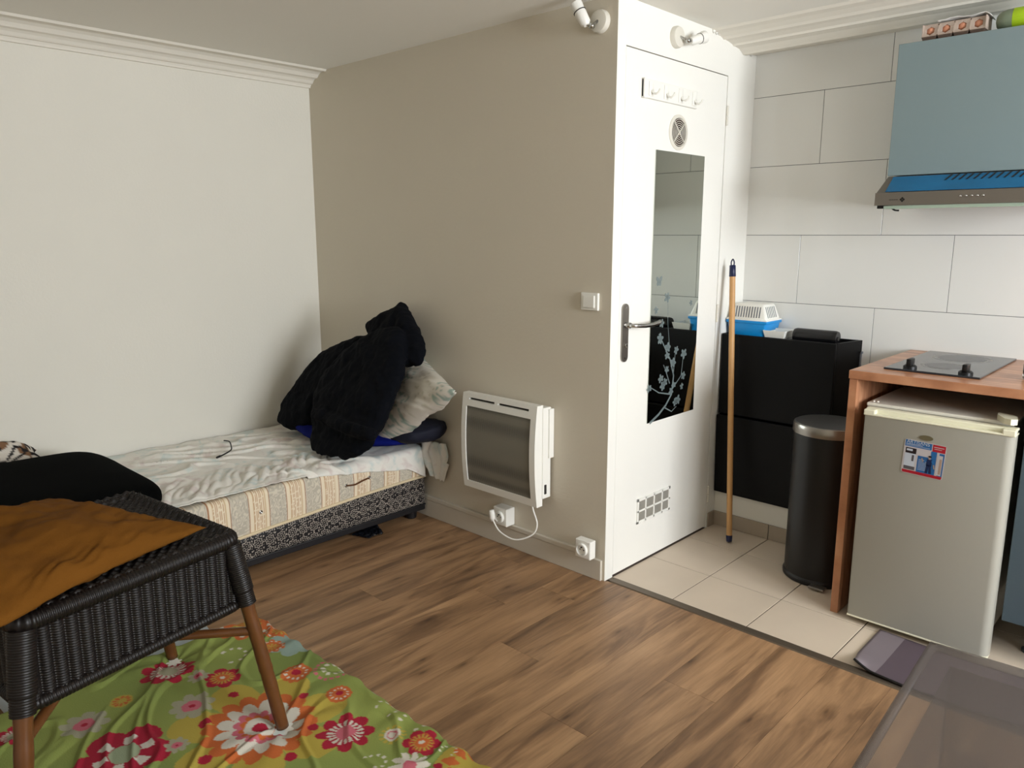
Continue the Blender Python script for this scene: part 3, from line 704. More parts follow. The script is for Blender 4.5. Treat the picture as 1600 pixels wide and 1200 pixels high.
# leopard pillow by the left wall
def leo(p):
    v = abs(nz(p[0] * 20 + p[2] * 14, p[1] * 28, p[2] * 24)); q = nz(p[1] * 36, p[2] * 36 + p[0] * 16, 5)
    return srgb(22, 19, 20) if v < .13 else (srgb(120, 88, 62) if q > .22 else srgb(206, 198, 186))
mb = softquad([(-3.64, .30, .41), (-3.50, .30, .36), (-3.48, .87, .40), (-3.655, .89, .47)], (.35, 0, 1), .05, n=60)
mb = softquad([(-3.665, .36, .405), (-3.32, .36, .405), (-3.36, .90, .405), (-3.668, .905, .405)], (.0, 0, 1), .09, n=70)
E2 = mb.v; mb.v = [(x, y, z + .034 + .02 * ss(-3.4, -3.65, x)) for x, y, z in mb.v]
# sits behind and under the black cushion's far edge, so keep it against the wall
mb.v = [(XA + .012 + (x + 3.668) * .42, y, z) for x, y, z in mb.v]
mb.cols = [leo(p) for p in mb.v]
tag(recenter(weld(build('leopard_pillow', mb, 'leopard', smooth=True))), 'leopard print pillow against the left wall behind the black cushion', 'pillow')
# pillow with leaf print, leaning against the middle wall
def leafp(p):
    x, y, z = p; base_ = srgb(214, 208, 196)
    v = nz(x * 20 + z * 6, z * 22 - y * 8, 1); b_ = nz(x * 5, z * 6 + y * 3, 9)
    if b_ > .05 and abs(v) < .09: return srgb(150, 166, 154)
    if abs(nz(x * 34, z * 34, y * 6)) < .03: return srgb(188, 182, 164)
    return base_
PLN = np.array([-.35, -.80, .50]); PLN /= np.linalg.norm(PLN)
P0 = np.array([-2.66, 2.13, .57]); dpl = PLN @ P0
pc = [on(584, 708, PLN, dpl), on(713, 612, PLN, dpl), on(652, 545, PLN, dpl), on(505, 640, PLN, dpl)]
def keepin(q): return Vector((max(q.x, XA + .02), min(q.y, YB - .006), max(q.z, .40)))
mb = softquad(pc, PLN, .10, n=64, pinch=.03, seed=2, fold=.016, wr=.008, push=keepin, exp=.38)
mb.cols = [leafp(p) for p in mb.v]
pil = weld(build('pillow', mb, 'pillowc', smooth=True)); tag(recenter(pil), 'cream pillow with faint green leaf print leaning on the wall under the dark coat', 'pillow')
# blue blanket and jeans
def lump(outline, zc, T, label, name, matn, cat, amp=.012, seed=0, e=.55):
    mb = MB(); cx = sum(p[0] for p in outline) / len(outline); cy = sum(p[1] for p in outline) / len(outline); n = 90; m_ = 24
    P = sm([(*p, 0) for p in outline + outline[:1]], 8)[:-1]; n = len(P); vs = []
    for j in range(m_ + 1):
        a = -math.pi / 2 + math.pi * j / m_; rr = abs(math.cos(a)) ** e; hh = math.sin(a)
        for p in P:
            x, y = cx + (p.x - cx) * rr, cy + (p.y - cy) * rr
            k = amp * (nz(x * 8 + seed, y * 8, hh) + .6 * abs(nz(x * 22, y * 14 + seed, hh * 2)))
            vs.append((x + k, min(y + k, YB - .004), max(.392, zc + T * hh + k * (.3 if hh < 0 else 1))))
    mb.add(vs, [(k * n + i, k * n + (i + 1) % n, (k + 1) * n + (i + 1) % n, (k + 1) * n + i) for k in range(m_) for i in range(n)] + [tuple(range(n))[::-1], tuple(range(m_ * n, (m_ + 1) * n))])
    return tag(recenter(build(name, mb, matn, smooth=True)), label, cat)
lump([(-3.50, 2.0), (-3.2, 1.90), (-2.95, 1.90), (-2.80, 2.02), (-2.72, 2.12), (-2.70, 2.31), (-3.1, 2.32), (-3.5, 2.31)], .428, .034, 'royal blue folded blanket under the dark coat and the pillow', 'blanket', 'royal', 'blanket', .010, 1)
lump([(-2.86, 2.12), (-2.76, 2.09), (-2.66, 2.12), (-2.625, 2.2), (-2.625, 2.31), (-2.85, 2.33), (-2.90, 2.22)], .462, .045, 'rolled dark navy jeans between the pillow and the sheet at the wall', 'jeans', 'denim', 'trousers', .024, 5)
# coat
def plane3(a, b, c):
    a, b, c = map(np.array, (a, b, c)); n_ = np.cross(b - a, c - a); n_ = n_ / np.linalg.norm(n_)
    if n_[1] > 0: n_ = -n_
    return n_, n_ @ a
n_, d_ = plane3((-2.87, 1.90, .40), (-2.80, 2.24, 1.05), (-3.45, 1.98, .45))
def lobe(mb, px, off, T, Tb, cen=None):
    pts = [on(x, y, n_, d_ + off) for x, y in crop(380, 440, .25, px)]
    P = sm([tuple(p) for p in pts + pts[:1]], 5)[:-1]; N = len(P); c = Vector(np.mean([p for p in pts], axis=0)) if cen is None else Vector(on(*crop(380, 440, .25, [cen])[0], n_, d_ + off))
    K = 16; nn = Vector(n_); vs = []
    for j in range(-K, K + 1):
        a = j / K * math.pi / 2; rr = abs(math.cos(a)) ** .5; hh = math.sin(a); t = (T if hh > 0 else Tb) * .72
        for p in P: vs.append(c + (p - c) * rr + nn * (hh * t))
    M_ = 2 * K
    mb.add(vs, [(k * N + i, k * N + (i + 1) % N, (k + 1) * N + (i + 1) % N, (k + 1) * N + i) for k in range(M_) for i in range(N)] + [tuple(range(N))[::-1], tuple(range(M_ * N, (M_ + 1) * N))])
mb = MB()
lobe(mb, [(790, 330), (880, 290), (985, 300), (990, 520), (960, 640), (880, 850), (800, 985), (700, 1035), (560, 960), (440, 900), (440, 740), (500, 600), (650, 420)], .055, .065, .10)
lobe(mb, [(800, 330), (660, 365), (540, 430), (440, 520), (360, 625), (300, 720), (258, 785), (228, 880), (290, 920), (420, 895), (520, 700), (700, 500)], .0, .075, .06)
lobe(mb, [(800, 255), (850, 215), (960, 172), (1000, 133), (1045, 190), (1085, 260), (1115, 350), (1137, 435), (1120, 490), (1085, 532), (1000, 520), (960, 430), (800, 345), (772, 290)], -.02, .075, .05)
lobe(mb, [(440, 900), (425, 1000), (450, 1070), (510, 1110), (600, 1108), (700, 1090), (750, 1050), (790, 1015), (800, 970), (700, 880), (560, 850)], .045, .055, .06)
lobe(mb, [(432, 775), (560, 820), (700, 890), (835, 925), (800, 1000), (660, 965), (520, 890), (428, 850)], .085, .05, .05)
lobe(mb, [(600, 500), (900, 300), (1000, 400), (950, 600), (800, 900), (500, 950), (380, 850), (420, 640)], -.02, .04, .05)
mb.v = [(max(x, XA + .012), min(y, YB - .008), max(z, .398)) for x, y, z in mb.v]
coat = build('coat', mb, 'coat', smooth=True)
rm = coat.modifiers.new('remesh', 'REMESH'); rm.mode = 'VOXEL'; rm.voxel_size = .007; rm.use_smooth_shade = True
tx = bpy.data.textures.new('folds', 'CLOUDS'); tx.noise_scale = .07; tx.noise_depth = 3
sm_ = coat.modifiers.new('soft', 'SMOOTH'); sm_.iterations = 2; sm_.factor = .5
dp = coat.modifiers.new('folds', 'DISPLACE'); dp.texture = tx; dp.strength = .030; dp.mid_level = .55; dp.texture_coords = 'GLOBAL'
tag(recenter(coat), 'dark navy hooded coat heaped on the pillow at the head of the bed', 'coat')

# ================================================================ FLORAL MATTRESS
FZ = .15; fx0, fx1, fy0, fy1 = -2.215, -.30, .16, 1.125
fm = thing('floor_mattress', 'thin mattress on the floor inside a green floral sheet', 'mattress', (-1.3, .65, 0))
mb = MB(); mb.box(fx0 + .012, fx1 - .012, fy0 + .012, fy1 - .014, .0, FZ - .014, .03, seg=4); build('core', mb, 'sheet', fm)
# printed flowers: (photo pixel, kind, radius in pixels)
FL = [((406, 1135), 'sun', 84), ((540, 1144), 'crim', 41), ((659, 1162), 'crimo', 27), ((463, 1053), 'orad', 22), ((530, 1086), 'orad', 19),
      ((520, 1047), 'ring', 26), ((613, 1148), 'cone', 17), ((640, 1198), 'daisy', 30), ((740, 1200), 'yel', 55), ((348, 1061), 'crimo', 24),
      ((263, 1050), 'crimw', 36), ((194, 1180), 'big', 56), ((300, 1105), 'pale', 30), ((277, 1165), 'pale', 16), ((132, 1132), 'pale', 30),
      ((385, 975), 'oran', 42), ((438, 985), 'oran', 24), ((455, 1005), 'blue', 30), ((365, 1025), 'dots', 18), ((605, 1108), 'dots', 16), ((645, 1128), 'dots', 20),
      ((560, 1040), 'blue', 22), ((598, 1070), 'blue', 18), ((630, 1090), 'oran', 18), ((575, 1052), 'crimp', 7), ((600, 1072), 'crimp', 7), ((425, 1010), 'oran', 18),
      ((363, 1089), 'crimp', 11), ((322, 1135), 'crimp', 14), ((324, 1184), 'crimp', 15), ((478, 1090), 'crimp', 11), ((489, 1132), 'crimp', 12), ((449, 1180), 'crimp', 14),
      ((700, 1175), 'dots', 12), ((310, 1060), 'pale', 14), ((20, 1150), 'crimw', 22), ((190, 1095), 'yel', 14), ((585, 1190), 'dots', 16), ((680, 1200), 'crimp', 12)]
fl = []
for (px, py), k, r in FL:
    p = onz(px, py, FZ); dist = math.hypot(p[0], p[1], EYE - FZ); fl.append((p[0], p[1], k, r * dist / F, random.random() * 6))
random.seed(11); kinds = ['crim', 'crimo', 'orad', 'pale', 'daisy', 'sun', 'dots', 'ring', 'crimp', 'yel', 'blue']
for i in range(260):
    x, y = random.uniform(fx0, fx1), random.uniform(fy0 - .1, fy1 + .12)
    inview = (y > .30 and x < -1.03 and y < 1.16)
    r = random.uniform(.02, .07)
    if inview or any(math.hypot(x - a, y - b) < r + c * .9 for a, b, _, c, _ in fl): continue
    fl.append((x, y, random.choice(kinds), r, random.random() * 6))
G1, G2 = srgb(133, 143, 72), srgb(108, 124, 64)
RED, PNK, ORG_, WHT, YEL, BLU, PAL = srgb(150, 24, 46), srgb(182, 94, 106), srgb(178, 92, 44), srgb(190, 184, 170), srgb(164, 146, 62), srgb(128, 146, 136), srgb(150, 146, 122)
COL = np.zeros((1,))
def paint(X, Y):
    n1 = np.array([nz(a * 3, b * 3) for a, b in zip(X, Y)]); t = np.clip(n1 + .4, 0, 1)[:, None]
    out = np.array(G1)[None] * (1 - t) + np.array(G2)[None] * t
    WX = .0035 * np.array([nz(a * 40, b * 40) for a, b in zip(X, Y)]); WY = .0035 * np.array([nz(a * 40, b * 40, 5) for a, b in zip(X, Y)])
    for cx, cy, kind, R, a0 in fl:
        idx = np.where((np.abs(X - cx) < R * 1.6) & (np.abs(Y - cy) < R * 1.6))[0]
        if not len(idx): continue
        dx, dy = X[idx] - cx + WX[idx], Y[idx] - cy + WY[idx]; r = np.hypot(dx, dy) / R; a = np.arctan2(dy, dx) + a0
        def put(mask, col): out[idx[mask]] = col
        pet = lambda n, lo, hi: lo + (hi - lo) * np.abs(np.cos(a * n / 2)) ** .6
        if kind == 'sun':
            put(r < pet(7, .75, 1.45), YEL); put(r < pet(16, .72, .92), ORG_); put(r < pet(13, .46, .70), WHT); put(r < pet(13, .34, .44), PNK); put(r < pet(12, .22, .34), ORG_); put(r < .24, WHT); put(r < .12, RED)
        elif kind in ('crim', 'crimw'):
            put(r < pet(8, .62, 1.0), RED); put((r < .62) & (r > .3) & (np.abs(np.cos(a * 9)) > .62), WHT); put(r < .34, PNK if kind == 'crim' else PAL)
        elif kind == 'crimo':
            put(r < pet(6, .7, 1.05), RED); put((r < .68) & (np.abs(np.cos(a * 8)) > .45), ORG_); put(r < .42, ORG_); put((r < .6) & (r > .35) & (np.abs(np.cos(a * 8)) > .75), YEL); put(r < .14, WHT)
        elif kind == 'orad':
            put(r < pet(14, .9, 1.0), ORG_); put((np.abs(r - .62) < .10) & (np.cos(a * 12) > .1), WHT); put(r < .28, RED)
        elif kind == 'ring':
            put((np.abs(r - .95) < .09) & (np.cos(a * 18) > -.4), PNK); put((np.abs(r - .52) < .13) & (np.cos(a * 9) > 0), WHT)
        elif kind == 'cone':
            put((r < 1.1) & (np.cos(a * 12) > -.2), YEL); put(r < .72, WHT); put(np.abs(r - .4) < .07, PNK)
        elif kind == 'daisy':
            put(r < pet(10, .25, 1.0), WHT); put(r < .32, PNK)
        elif kind == 'yel':
            put(r < 1.0, YEL); put(np.abs(r - .62) < .13 * (1 + np.cos(a * 10)), ORG_)
        elif kind == 'big':
            put(r < pet(5, .72, 1.05), RED); put((np.abs(r - .5) < .14) & (np.cos(a * 6) > .2), WHT); put(r < .34, srgb(140, 150, 120))
        elif kind == 'pale':
            put(r < pet(8, .62, 1.0), PAL); put(r < .42, PNK); put(r < .14, RED)
        elif kind == 'oran':
            put(r < pet(9, .7, 1.05), ORG_); put((r < .5) & (np.cos(a * 8) > .2), YEL); put((np.abs(r - .8) < .06) & (np.cos(a * 14) > .2), WHT)
        elif kind == 'blue': put(r < pet(6, .8, 1.15), BLU)
        elif kind == 'crimp': put(r < .55 + .35 * np.cos(a), RED)
        elif kind == 'dots': put((np.abs(r - .95) < .13) & (np.cos(a * 9) > .15) & (np.sin(a - a0) > -.8), WHT)
    return out
feet = [(-1.627, .865), (-2.131, .808), (-1.50, .27), (-2.08, .24)]
def fh(x, y):
    z = .0
    for cx, cy in feet[:4]:
        d = math.hypot(x - cx, y - cy); a = math.atan2(y - cy, x - cx)
        z -= .018 * math.exp(-(d / .045) ** 2); z += .006 * abs(math.sin(a * 3.5 + 1)) ** 3 * math.exp(-((d - .10) / .09) ** 2)
    z += .006 * nz(x * 3, y * 3, 1)
    dd = abs(nz(x * 6 + y * 6, y * 2.5 - x * 2.5, 2)); z += .007 * max(0, .10 - dd) / .10
    # elastic gathers near the long edge
    ed = ss(.16, 0, fy1 - y); z += .0035 * ed * math.sin(x * 52 + 5 * nz(x * 5, y * 3)) 
    # two long pulled creases
    for (x0, y0, x1, y1) in ((-2.04, .60, -1.62, .34), (-2.02, .70, -1.50, .42)):
        L = math.hypot(x1 - x0, y1 - y0); ux, uy = (x1 - x0) / L, (y1 - y0) / L; t = (x - x0) * ux + (y - y0) * uy; q = -(x - x0) * uy + (y - y0) * ux + .015 * math.sin(t * 9)
        if 0 < t < L: z += .007 * math.exp(-(q / .006) ** 2) * math.sin(math.pi * t / L)
    return z
mb = MB(); step = .0031; R_ = .035
sx = np.arange(-.10, (fx1 - fx0) + .10, step); sy = np.arange(-.10, (fy1 - fy0) + .10, step); Xf, Yf = [], []
def wrap(s_, L):
    """arc length to (position, drop) around the rounded edge"""
    q = .035
    if s_ < q: 
        t = (q - s_) / R_
        if t < math.pi / 2: return q - R_ * math.sin(t), R_ * (1 - math.cos(t))
        return q - R_, R_ + (t - math.pi / 2) * R_
    if s_ > L - q:
        t = (s_ - L + q) / R_
        if t < math.pi / 2: return L - q + R_ * math.sin(t), R_ * (1 - math.cos(t))
        return L - q + R_, R_ + (t - math.pi / 2) * R_
    return s_, 0
Lx, Ly = fx1 - fx0, fy1 - fy0
for j in sy:
    py, dy = wrap(j, Ly)
    for i in sx:
        px_, dx = wrap(i, Lx)
        x, y = fx0 + px_, fy0 + py
        # round the corners in plan
        cx_, cy_ = min(max(x, fx0 + .07), fx1 - .07), min(max(y, fy0 + .07), fy1 - .07)
        d = math.hypot(x - cx_, y - cy_)
        if d > .07: x, y = cx_ + (x - cx_) * .07 / d, cy_ + (y - cy_) * .07 / d
        gather = .004 * math.sin(x * 60 + 4 * nz(x * 6, 1)) * ss(.05, 0, fy1 - y) + .007 * nz(x * 5, 4) * ss(.2, 0, fy1 - y)
        mb.v.append((x, y + gather, max(.012, FZ + fh(x, y) - max(dx, dy)))); Xf.append(fx0 + i); Yf.append(fy0 + j)
nx_, ny_ = len(sx), len(sy)
mb.f = [(j * nx_ + i, j * nx_ + i + 1, (j + 1) * nx_ + i + 1, (j + 1) * nx_ + i) for j in range(ny_ - 1) for i in range(nx_ - 1)]; mb.mi = [0] * len(mb.f)
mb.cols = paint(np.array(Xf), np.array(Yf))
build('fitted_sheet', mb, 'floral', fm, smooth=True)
# folded pale blanket on the floor beside it
mb = MB(); slab(mb, lambda a: sup(a, .235, .30, 4), .060, cx=-2.475, cy=.72, z0=.062)
mb.v = [(x + .01 * nz(y * 7, z * 9), y, z + .006 * nz(x * 9, y * 9)) for x, y, z in mb.v]; mb.v = [(x, y, max(z, .002)) for x, y, z in mb.v]
tag(recenter(build('folded_blanket', mb, 'blanket', smooth=True)), 'pale blue folded blanket under the wicker stool, left of the floral mattress', 'blanket')

# ================================================================ WICKER STOOL
ws = thing('wicker_stool', 'dark woven wicker stool on brown rattan legs standing on the floral mattress', 'stool', (-1.88, .54, FZ))
N_, E_, F_, S_ = Vector((-1.565, .310, 0)), Vector((-1.677, .825, 0)), Vector((-2.189, .764, 0)), Vector((-2.077, .249, 0))
cen = (N_ + E_ + F_ + S_) / 4; cor = [N_, E_, F_, S_]
ins = [c + (cen - c).normalized() * .024 for c in cor]
zt_, zb_ = .642, .478
def rimpath(cs, z, r=.03, step=.0014):
    pts = []
    for i in range(4):
        p, c, q = cs[i - 1], cs[i], cs[(i + 1) % 4]; a = c + (p - c).normalized() * r; b_ = c + (q - c).normalized() * r
        for k in range(9): t = k / 8; pts.append(a * (1 - t) ** 2 + c * 2 * t * (1 - t) + b_ * t * t)
    out = []; n = len(pts)
    for i in range(n):
        p, q = pts[i], pts[(i + 1) % n]; L = (q - p).length; m_ = max(1, int(L / step))
        for k in range(m_): v = p.lerp(q, k / m_); out.append(Vector((v.x, v.y, z)))
    return out
P = rimpath(ins, zt_ + .004)
mb = MB(); mb.tube(P, .019, 12, closed=True, rf=lambda k: .0172 + .0028 * abs(math.sin(k * .0014 / .0076 * math.pi))); build('top_rim', mb, 'wicker', ws, smooth=True)
P = rimpath([c + (cen - c).normalized() * .02 for c in cor], zb_)
mb = MB(); mb.tube(P, .013, 10, closed=True, rf=lambda k: .0125 + .002 * abs(math.sin(k * .0014 / .0075 * math.pi))); build('bottom_rim', mb, 'wicker', ws, smooth=True)
# woven skirts
for i in range(4):
    a, b_ = ins[i], ins[(i + 1) % 4]; d = (b_ - a); L = d.length; d.normalize(); nn = d.cross(Vector((0, 0, 1)))
    if nn.dot(cen - a) > 0: nn = -nn
    hi = i == 0 
    def sk(u, v):
        s_ = u * L; h = v * (zt_ - zb_); p = .0275; c = s_ / p
        bul = abs(math.sin(math.pi * c)) ** .7
        row = h / .0056 + .5 * bul
        disp = .008 * bul + .0026 * abs(math.sin(math.pi * row)) * (.35 + bul) 
        q = a + d * s_ + nn * (disp - .002); return (q.x, q.y, zb_ + h)
    mb = MB(); mb.grid(sk, int(L / .0028), 118 if i < 2 else 90); o = build('woven_skirt', mb, 'wicker', ws, smooth=True); solid(o, .003, -1)
# woven seat
def seat(u, v):
    p = ins[0].lerp(ins[1], u).lerp(ins[3].lerp(ins[2], u), v); s_, t_ = u * .5, v * .5
    row = math.floor(t_ / .0145); h = .0060 * (.5 + .5 * math.sin(math.pi * s_ / .014 + math.pi * row)) * abs(math.sin(math.pi * t_ / .0145)) + .0060 * abs(math.sin(math.pi * t_ / .0145))
    e = min(u, 1 - u, v, 1 - v); return (p.x, p.y, zt_ + .006 + .012 * ss(0, .06, .06 - e) + h)
mb = MB(); mb.grid(seat, 190, 200); solid(build('woven_seat', mb, 'wicker', ws, smooth=True), .004, -1)
ft = [(-1.627, .865), (-2.131, .808)]
footp = [Vector((-1.497, .262, FZ - .012)), Vector((-1.627, .868, FZ - .012)), Vector((-2.215, .826, .128)), Vector((-2.13, .19, FZ - .012))]
footp[2] = Vector((-2.16, .815, FZ - .012))
tops = [c + (cen - c).normalized() * .03 for c in cor]
for i in range(4):
    a = Vector((tops[i].x, tops[i].y, .61)); b_ = footp[i]
    mb = MB(); zf = [0, .04, .3, .5, .62, .64, .66, .8, 1]; pts = [a.lerp(b_, t / 40) for t in range(41)]
    nodes = {26: 1.09, 33: 1.0}
    mb.tube(pts, .0165, 16, rf=lambda k: .0172 * nodes.get(k, 1) * (1 - .03 * math.sin(k)) - .0012 * (k / 40)); lg = build('leg', mb, 'rattan', ws, smooth=True)
    # wicker binding round the top of the leg
    c0 = a.lerp(b_, 0); mb = MB(); pts = [a.lerp(b_, (-.05 + .33 * k / 110)) for k in range(111)]
    mb.tube(pts, .022, 14, rf=lambda k: .0245 + .0018 * abs(math.sin(k * math.pi / 3.5)) - (.003 if k > 85 else 0)); build('binding', mb, 'wicker', lg, smooth=True)
def legat(i, z): a = Vector((tops[i].x, tops[i].y, .63)); b_ = footp[i]; return a.lerp(b_, (.63 - z) / (.63 - b_.z))
for i, j, dz in ((1, 3, 0), (2, 0, .022)):
    a, b_ = legat(i, .405 + dz), legat(j, .405 + dz); mb = MB(); mb.tube(sm([a, a.lerp(b_, .25) + Vector((0, 0, .004)), a.lerp(b_, .5) + Vector((0, 0, .006)), a.lerp(b_, .75) + Vector((0, 0, .004)), b_]), .011, 12); build('stretcher', mb, 'rattan', ws, smooth=True)
# mustard cushion
mc = [(-1.93, .13, .755), (-1.475, .235, .690), (-1.742, .765, .672), (-2.115, .555, .700)]
def onseat(q): return Vector((q.x, q.y, max(q.z, .6685)))
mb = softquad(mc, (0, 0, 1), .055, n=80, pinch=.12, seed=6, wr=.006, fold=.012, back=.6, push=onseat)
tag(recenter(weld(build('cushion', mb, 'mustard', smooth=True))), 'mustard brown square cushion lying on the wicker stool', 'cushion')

# ================================================================ KITCHEN: black shoe shelves
def shoe(z0, z1, tilt, label):
    t = thing('shoe_cabinet', label, 'cabinet', (-1.445, YD, z0), 'black wall shoe cabinets')
    x0, x1 = -1.705, -1.188; dx = .036
    mb = MB()
    # tapered body: wider at the wall
    f0 = 3.205
    mb.prism([(x1, f0, z0), (x1 + dx, YD - .001, z0), (x1 + dx, YD - .001, z1), (x1, f0, z1)], (-.012, 0, 0))
    mb.prism([(x0 + .012, f0, z0), (x0 + .012, YD - .001, z0), (x0 + .012, YD - .001, z1), (x0 + .012, f0, z1)], (-.012, 0, 0))
    mb.box(x0 + .01, x1 + .02, f0 + .004, YD - .001, z0, z0 + .012); mb.box(x0 + .01, x1 + .02, YD - .014, YD - .001, z0, z1)
    mb.box(x0 + .005, x1, f0 + .004, YD - .001, z1 - .030, z1 - .022)
    build('body', mb, 'blacktex', t)
    mb = MB(); mb.box(x0 - .001, x1, 3.190, 3.206, z0, z1, .005)
    mb.v = [(x, y - tilt * (1 - (z - z0) / (z1 - z0)) * 0 - tilt * ((z - z0) / (z1 - z0)) ** 2, z) for x, y, z in mb.v]
    build('flap', mb, 'blacktex', t)
shoe(.553, .925, .0, 'black wall-hung shoe cabinet, the upper of two, with things on its top')
shoe(.172, .548, .014, 'black wall-hung shoe cabinet, the lower of two, just above the floor tiles')
TZ = .904
# pet carrier
pc_ = thing('pet_carrier', 'small pet carrier with blue base and slotted white lid on the black cabinet', 'pet carrier', (-1.61, 3.3, TZ))
def frustum(mb, x0, x1, y0, y1, z0, z1, i0, i1, bev=.01, mi=0):
    bm = bmesh.new(); bmesh.ops.create_cube(bm, size=1)
    for v in bm.verts:
        k = i1 if v.co.z > 0 else i0
        v.co = Vector((x0 + k if v.co.x < 0 else x1 - k, y0 + k * .7 if v.co.y < 0 else y1 - k * .7, z1 if v.co.z > 0 else z0))
    if bev: bmesh.ops.bevel(bm, geom=[e for e in bm.edges], offset=bev, segments=3, profile=.5, affect='EDGES')
    mb.bm(bm, mi)
mb = MB(); frustum(mb, -1.703, -1.513, 3.225, 3.375, TZ, .985, .014, 0, .010); mb.box(-1.706, -1.510, 3.222, 3.378, .975, .989, .004); build('base', mb, 'petblue', pc_, auto=40)
mb = MB(); frustum(mb, -1.702, -1.514, 3.228, 3.374, .989, 1.062, 0, .024, .010); mb.box(-1.705, -1.511, 3.224, 3.377, .986, .996, .003)
lid = build('lid', mb, 'white', pc_, auto=40)
mb = MB()
for i in range(11):
    x = -1.678 + i * .0125; z0, z1 = 1.002, 1.050; k0, k1 = (z0 - .989) / .073 * .0168, (z1 - .989) / .073 * .0168
    mb.prism([(x, 3.2272 + k0, z0), (x + .005, 3.2272 + k0, z0), (x + .005, 3.2272 + k1, z1), (x, 3.2272 + k1, z1)], (0, .0014, 0))
for i in range(6):
    y = 3.252 + i * .016; z0, z1 = 1.002, 1.050; k0, k1 = (z0 - .989) / .073 * .024, (z1 - .989) / .073 * .024
    mb.prism([(-1.5133 - k0, y, z0), (-1.5133 - k0, y + .006, z0), (-1.5133 - k1, y + .006, z1), (-1.5133 - k1, y, z1)], (-.0014, 0, 0))
build('air_slots', mb, 'strip', lid)
# little tray
mb = MB(); bx_ = dict(x0=-1.500, x1=-1.418, y0=3.225, y1=3.35)
def opentray(mb, x0, x1, y0, y1, z0, z1, s_=.012, t=.003):
    o_ = [(x0 + s_, y0 + s_, z0), (x1 - s_, y0 + s_, z0), (x1 - s_, y1 - s_, z0), (x0 + s_, y1 - s_, z0)]; p_ = [(x0, y0, z1), (x1, y0, z1), (x1, y1, z1), (x0, y1, z1)]
    q_ = [(x0 + t, y0 + t, z1), (x1 - t, y0 + t, z1), (x1 - t, y1 - t, z1), (x0 + t, y1 - t, z1)]; r_ = [(x0 + s_ + t, y0 + s_ + t, z0 + t), (x1 - s_ - t, y0 + s_ + t, z0 + t), (x1 - s_ - t, y1 - s_ - t, z0 + t), (x0 + s_ + t, y1 - s_ - t, z0 + t)]
    fs = [(3, 2, 1, 0), (12, 13, 14, 15)]
    for k in range(3):
        for i in range(4): fs.append((k * 4 + i, k * 4 + (i + 1) % 4, k * 4 + 4 + (i + 1) % 4, k * 4 + 4 + i))
    mb.add(o_ + p_ + q_ + r_, fs)
opentray(mb, -1.525, -1.425, 3.222, 3.34, TZ, .952)
tag(recenter(build('tray', mb, 'white')), 'small white tray on the black cabinet between the pet carrier and the black roll', 'tray')
mb = MB(); mb.tube([(-1.395 + .185 * i / 20, 3.262, .9375) for i in range(21)], .032, 26, rf=lambda k: .0325 - (.003 if k in (0, 20) else 0))
mb.box(-1.43, -1.385, 3.225, 3.30, .904, .925, .010); mb.cyl((-1.212, 3.262, .9375), (-1.2075, 3.262, .9375), .008, n=12, mi=1)
tag(recenter(build('bag_roll', mb, ['roll', 'radgap'], auto=40)), 'roll of black bin bags lying at the right end of the black cabinet', 'roll')
# broom pole
br = thing('broom_handle', 'wooden broom pole with dark blue ends leaning beside the white door', 'pole', (-1.541, 3.056, 0))
a, b_ = Vector((-1.541, 3.050, .001)), Vector((-1.664, 3.175, 1.266))
mb = MB(); mb.cyl(a.lerp(b_, .012), a.lerp(b_, .965), .0128, n=20); build('pole', mb, 'pole', br, auto=40)
mb = MB(); mb.cyl(a + Vector((0, 0, .004)), a.lerp(b_, .026), .0125, .0145, n=20, bev=.001); build('foot_cap', mb, 'navycap', br, auto=40)
mb = MB(); mb.cyl(a.lerp(b_, .935), a.lerp(b_, .975), .0148, .0135, n=20, bev=.002); t0 = a.lerp(b_, .975)
mb.tube(sm([t0 + Vector((-.008, .003, 0)), t0 + Vector((-.009, .004, .014)), t0 + Vector((0, .0, .026)), t0 + Vector((.009, -.004, .014)), t0 + Vector((.008, -.003, 0))]), .0028, 8); build('hanging_cap', mb, 'navycap', br, smooth=True)
# bin
bn = thing('pedal_bin', 'tall round black pedal bin with metal lid beside the wooden counter panel', 'bin', (-1.113, 2.995, 0))
c = (-1.113, 2.995, 0)
mb = MB(); mb.lathe(c, (0, 0, 1), [(.134, .022), (.1335, .59), (.133, .603)], 56); build('body', mb, 'black', bn, auto=30)
mb = MB(); mb.lathe(c, (0, 0, 1), [(.134, 0), (.139, .004), (.140, .016), (.136, .024), (.134, .026)], 56); build('base_ring', mb, 'black', bn, auto=40)
mb = MB(); mb.lathe(c, (0, 0, 1), [(.134, .602), (.1375, .603), (.1385, .608), (.138, .634), (.135, .640), (.132, .641)], 56); build('rim', mb, 'steel', bn, auto=40)
mb = MB(); mb.lathe(c, (0, 0, 1), [(.1325, .639), (.130, .643), (.06, .6455), (.0, .6458)], 56); build('lid', mb, 'binmetal', bn, auto=40)
mb = MB(); mb.tube(sm([(-1.078, 3.122, .60), (-1.076, 3.128, .65), (-1.066, 3.130, .675), (-1.03, 3.130, .684), (-1.0, 3.120, .675), (-.99, 3.118, .60)]), .003, 8); build('carry_wire', mb, 'chrome', bn, smooth=True)
mb = MB(); mb.box(-1.09, -1.03, 2.832, 2.87, .006, .016, .003); build('pedal', mb, 'steel', bn)
# strip on the wall behind the counter
mb = MB(); mb.box(-1.171, -1.149, YD - .012, YD - .0005, .78, .874, .002); mb.box(-1.150, -1.145, YD - .018, YD - .0005, .868, .878, .001)
o = recenter(build('wall_bracket', mb, 'strip')); tag(o, 'short grey metal strip on the tiles between the black cabinet and the counter', 'bracket')

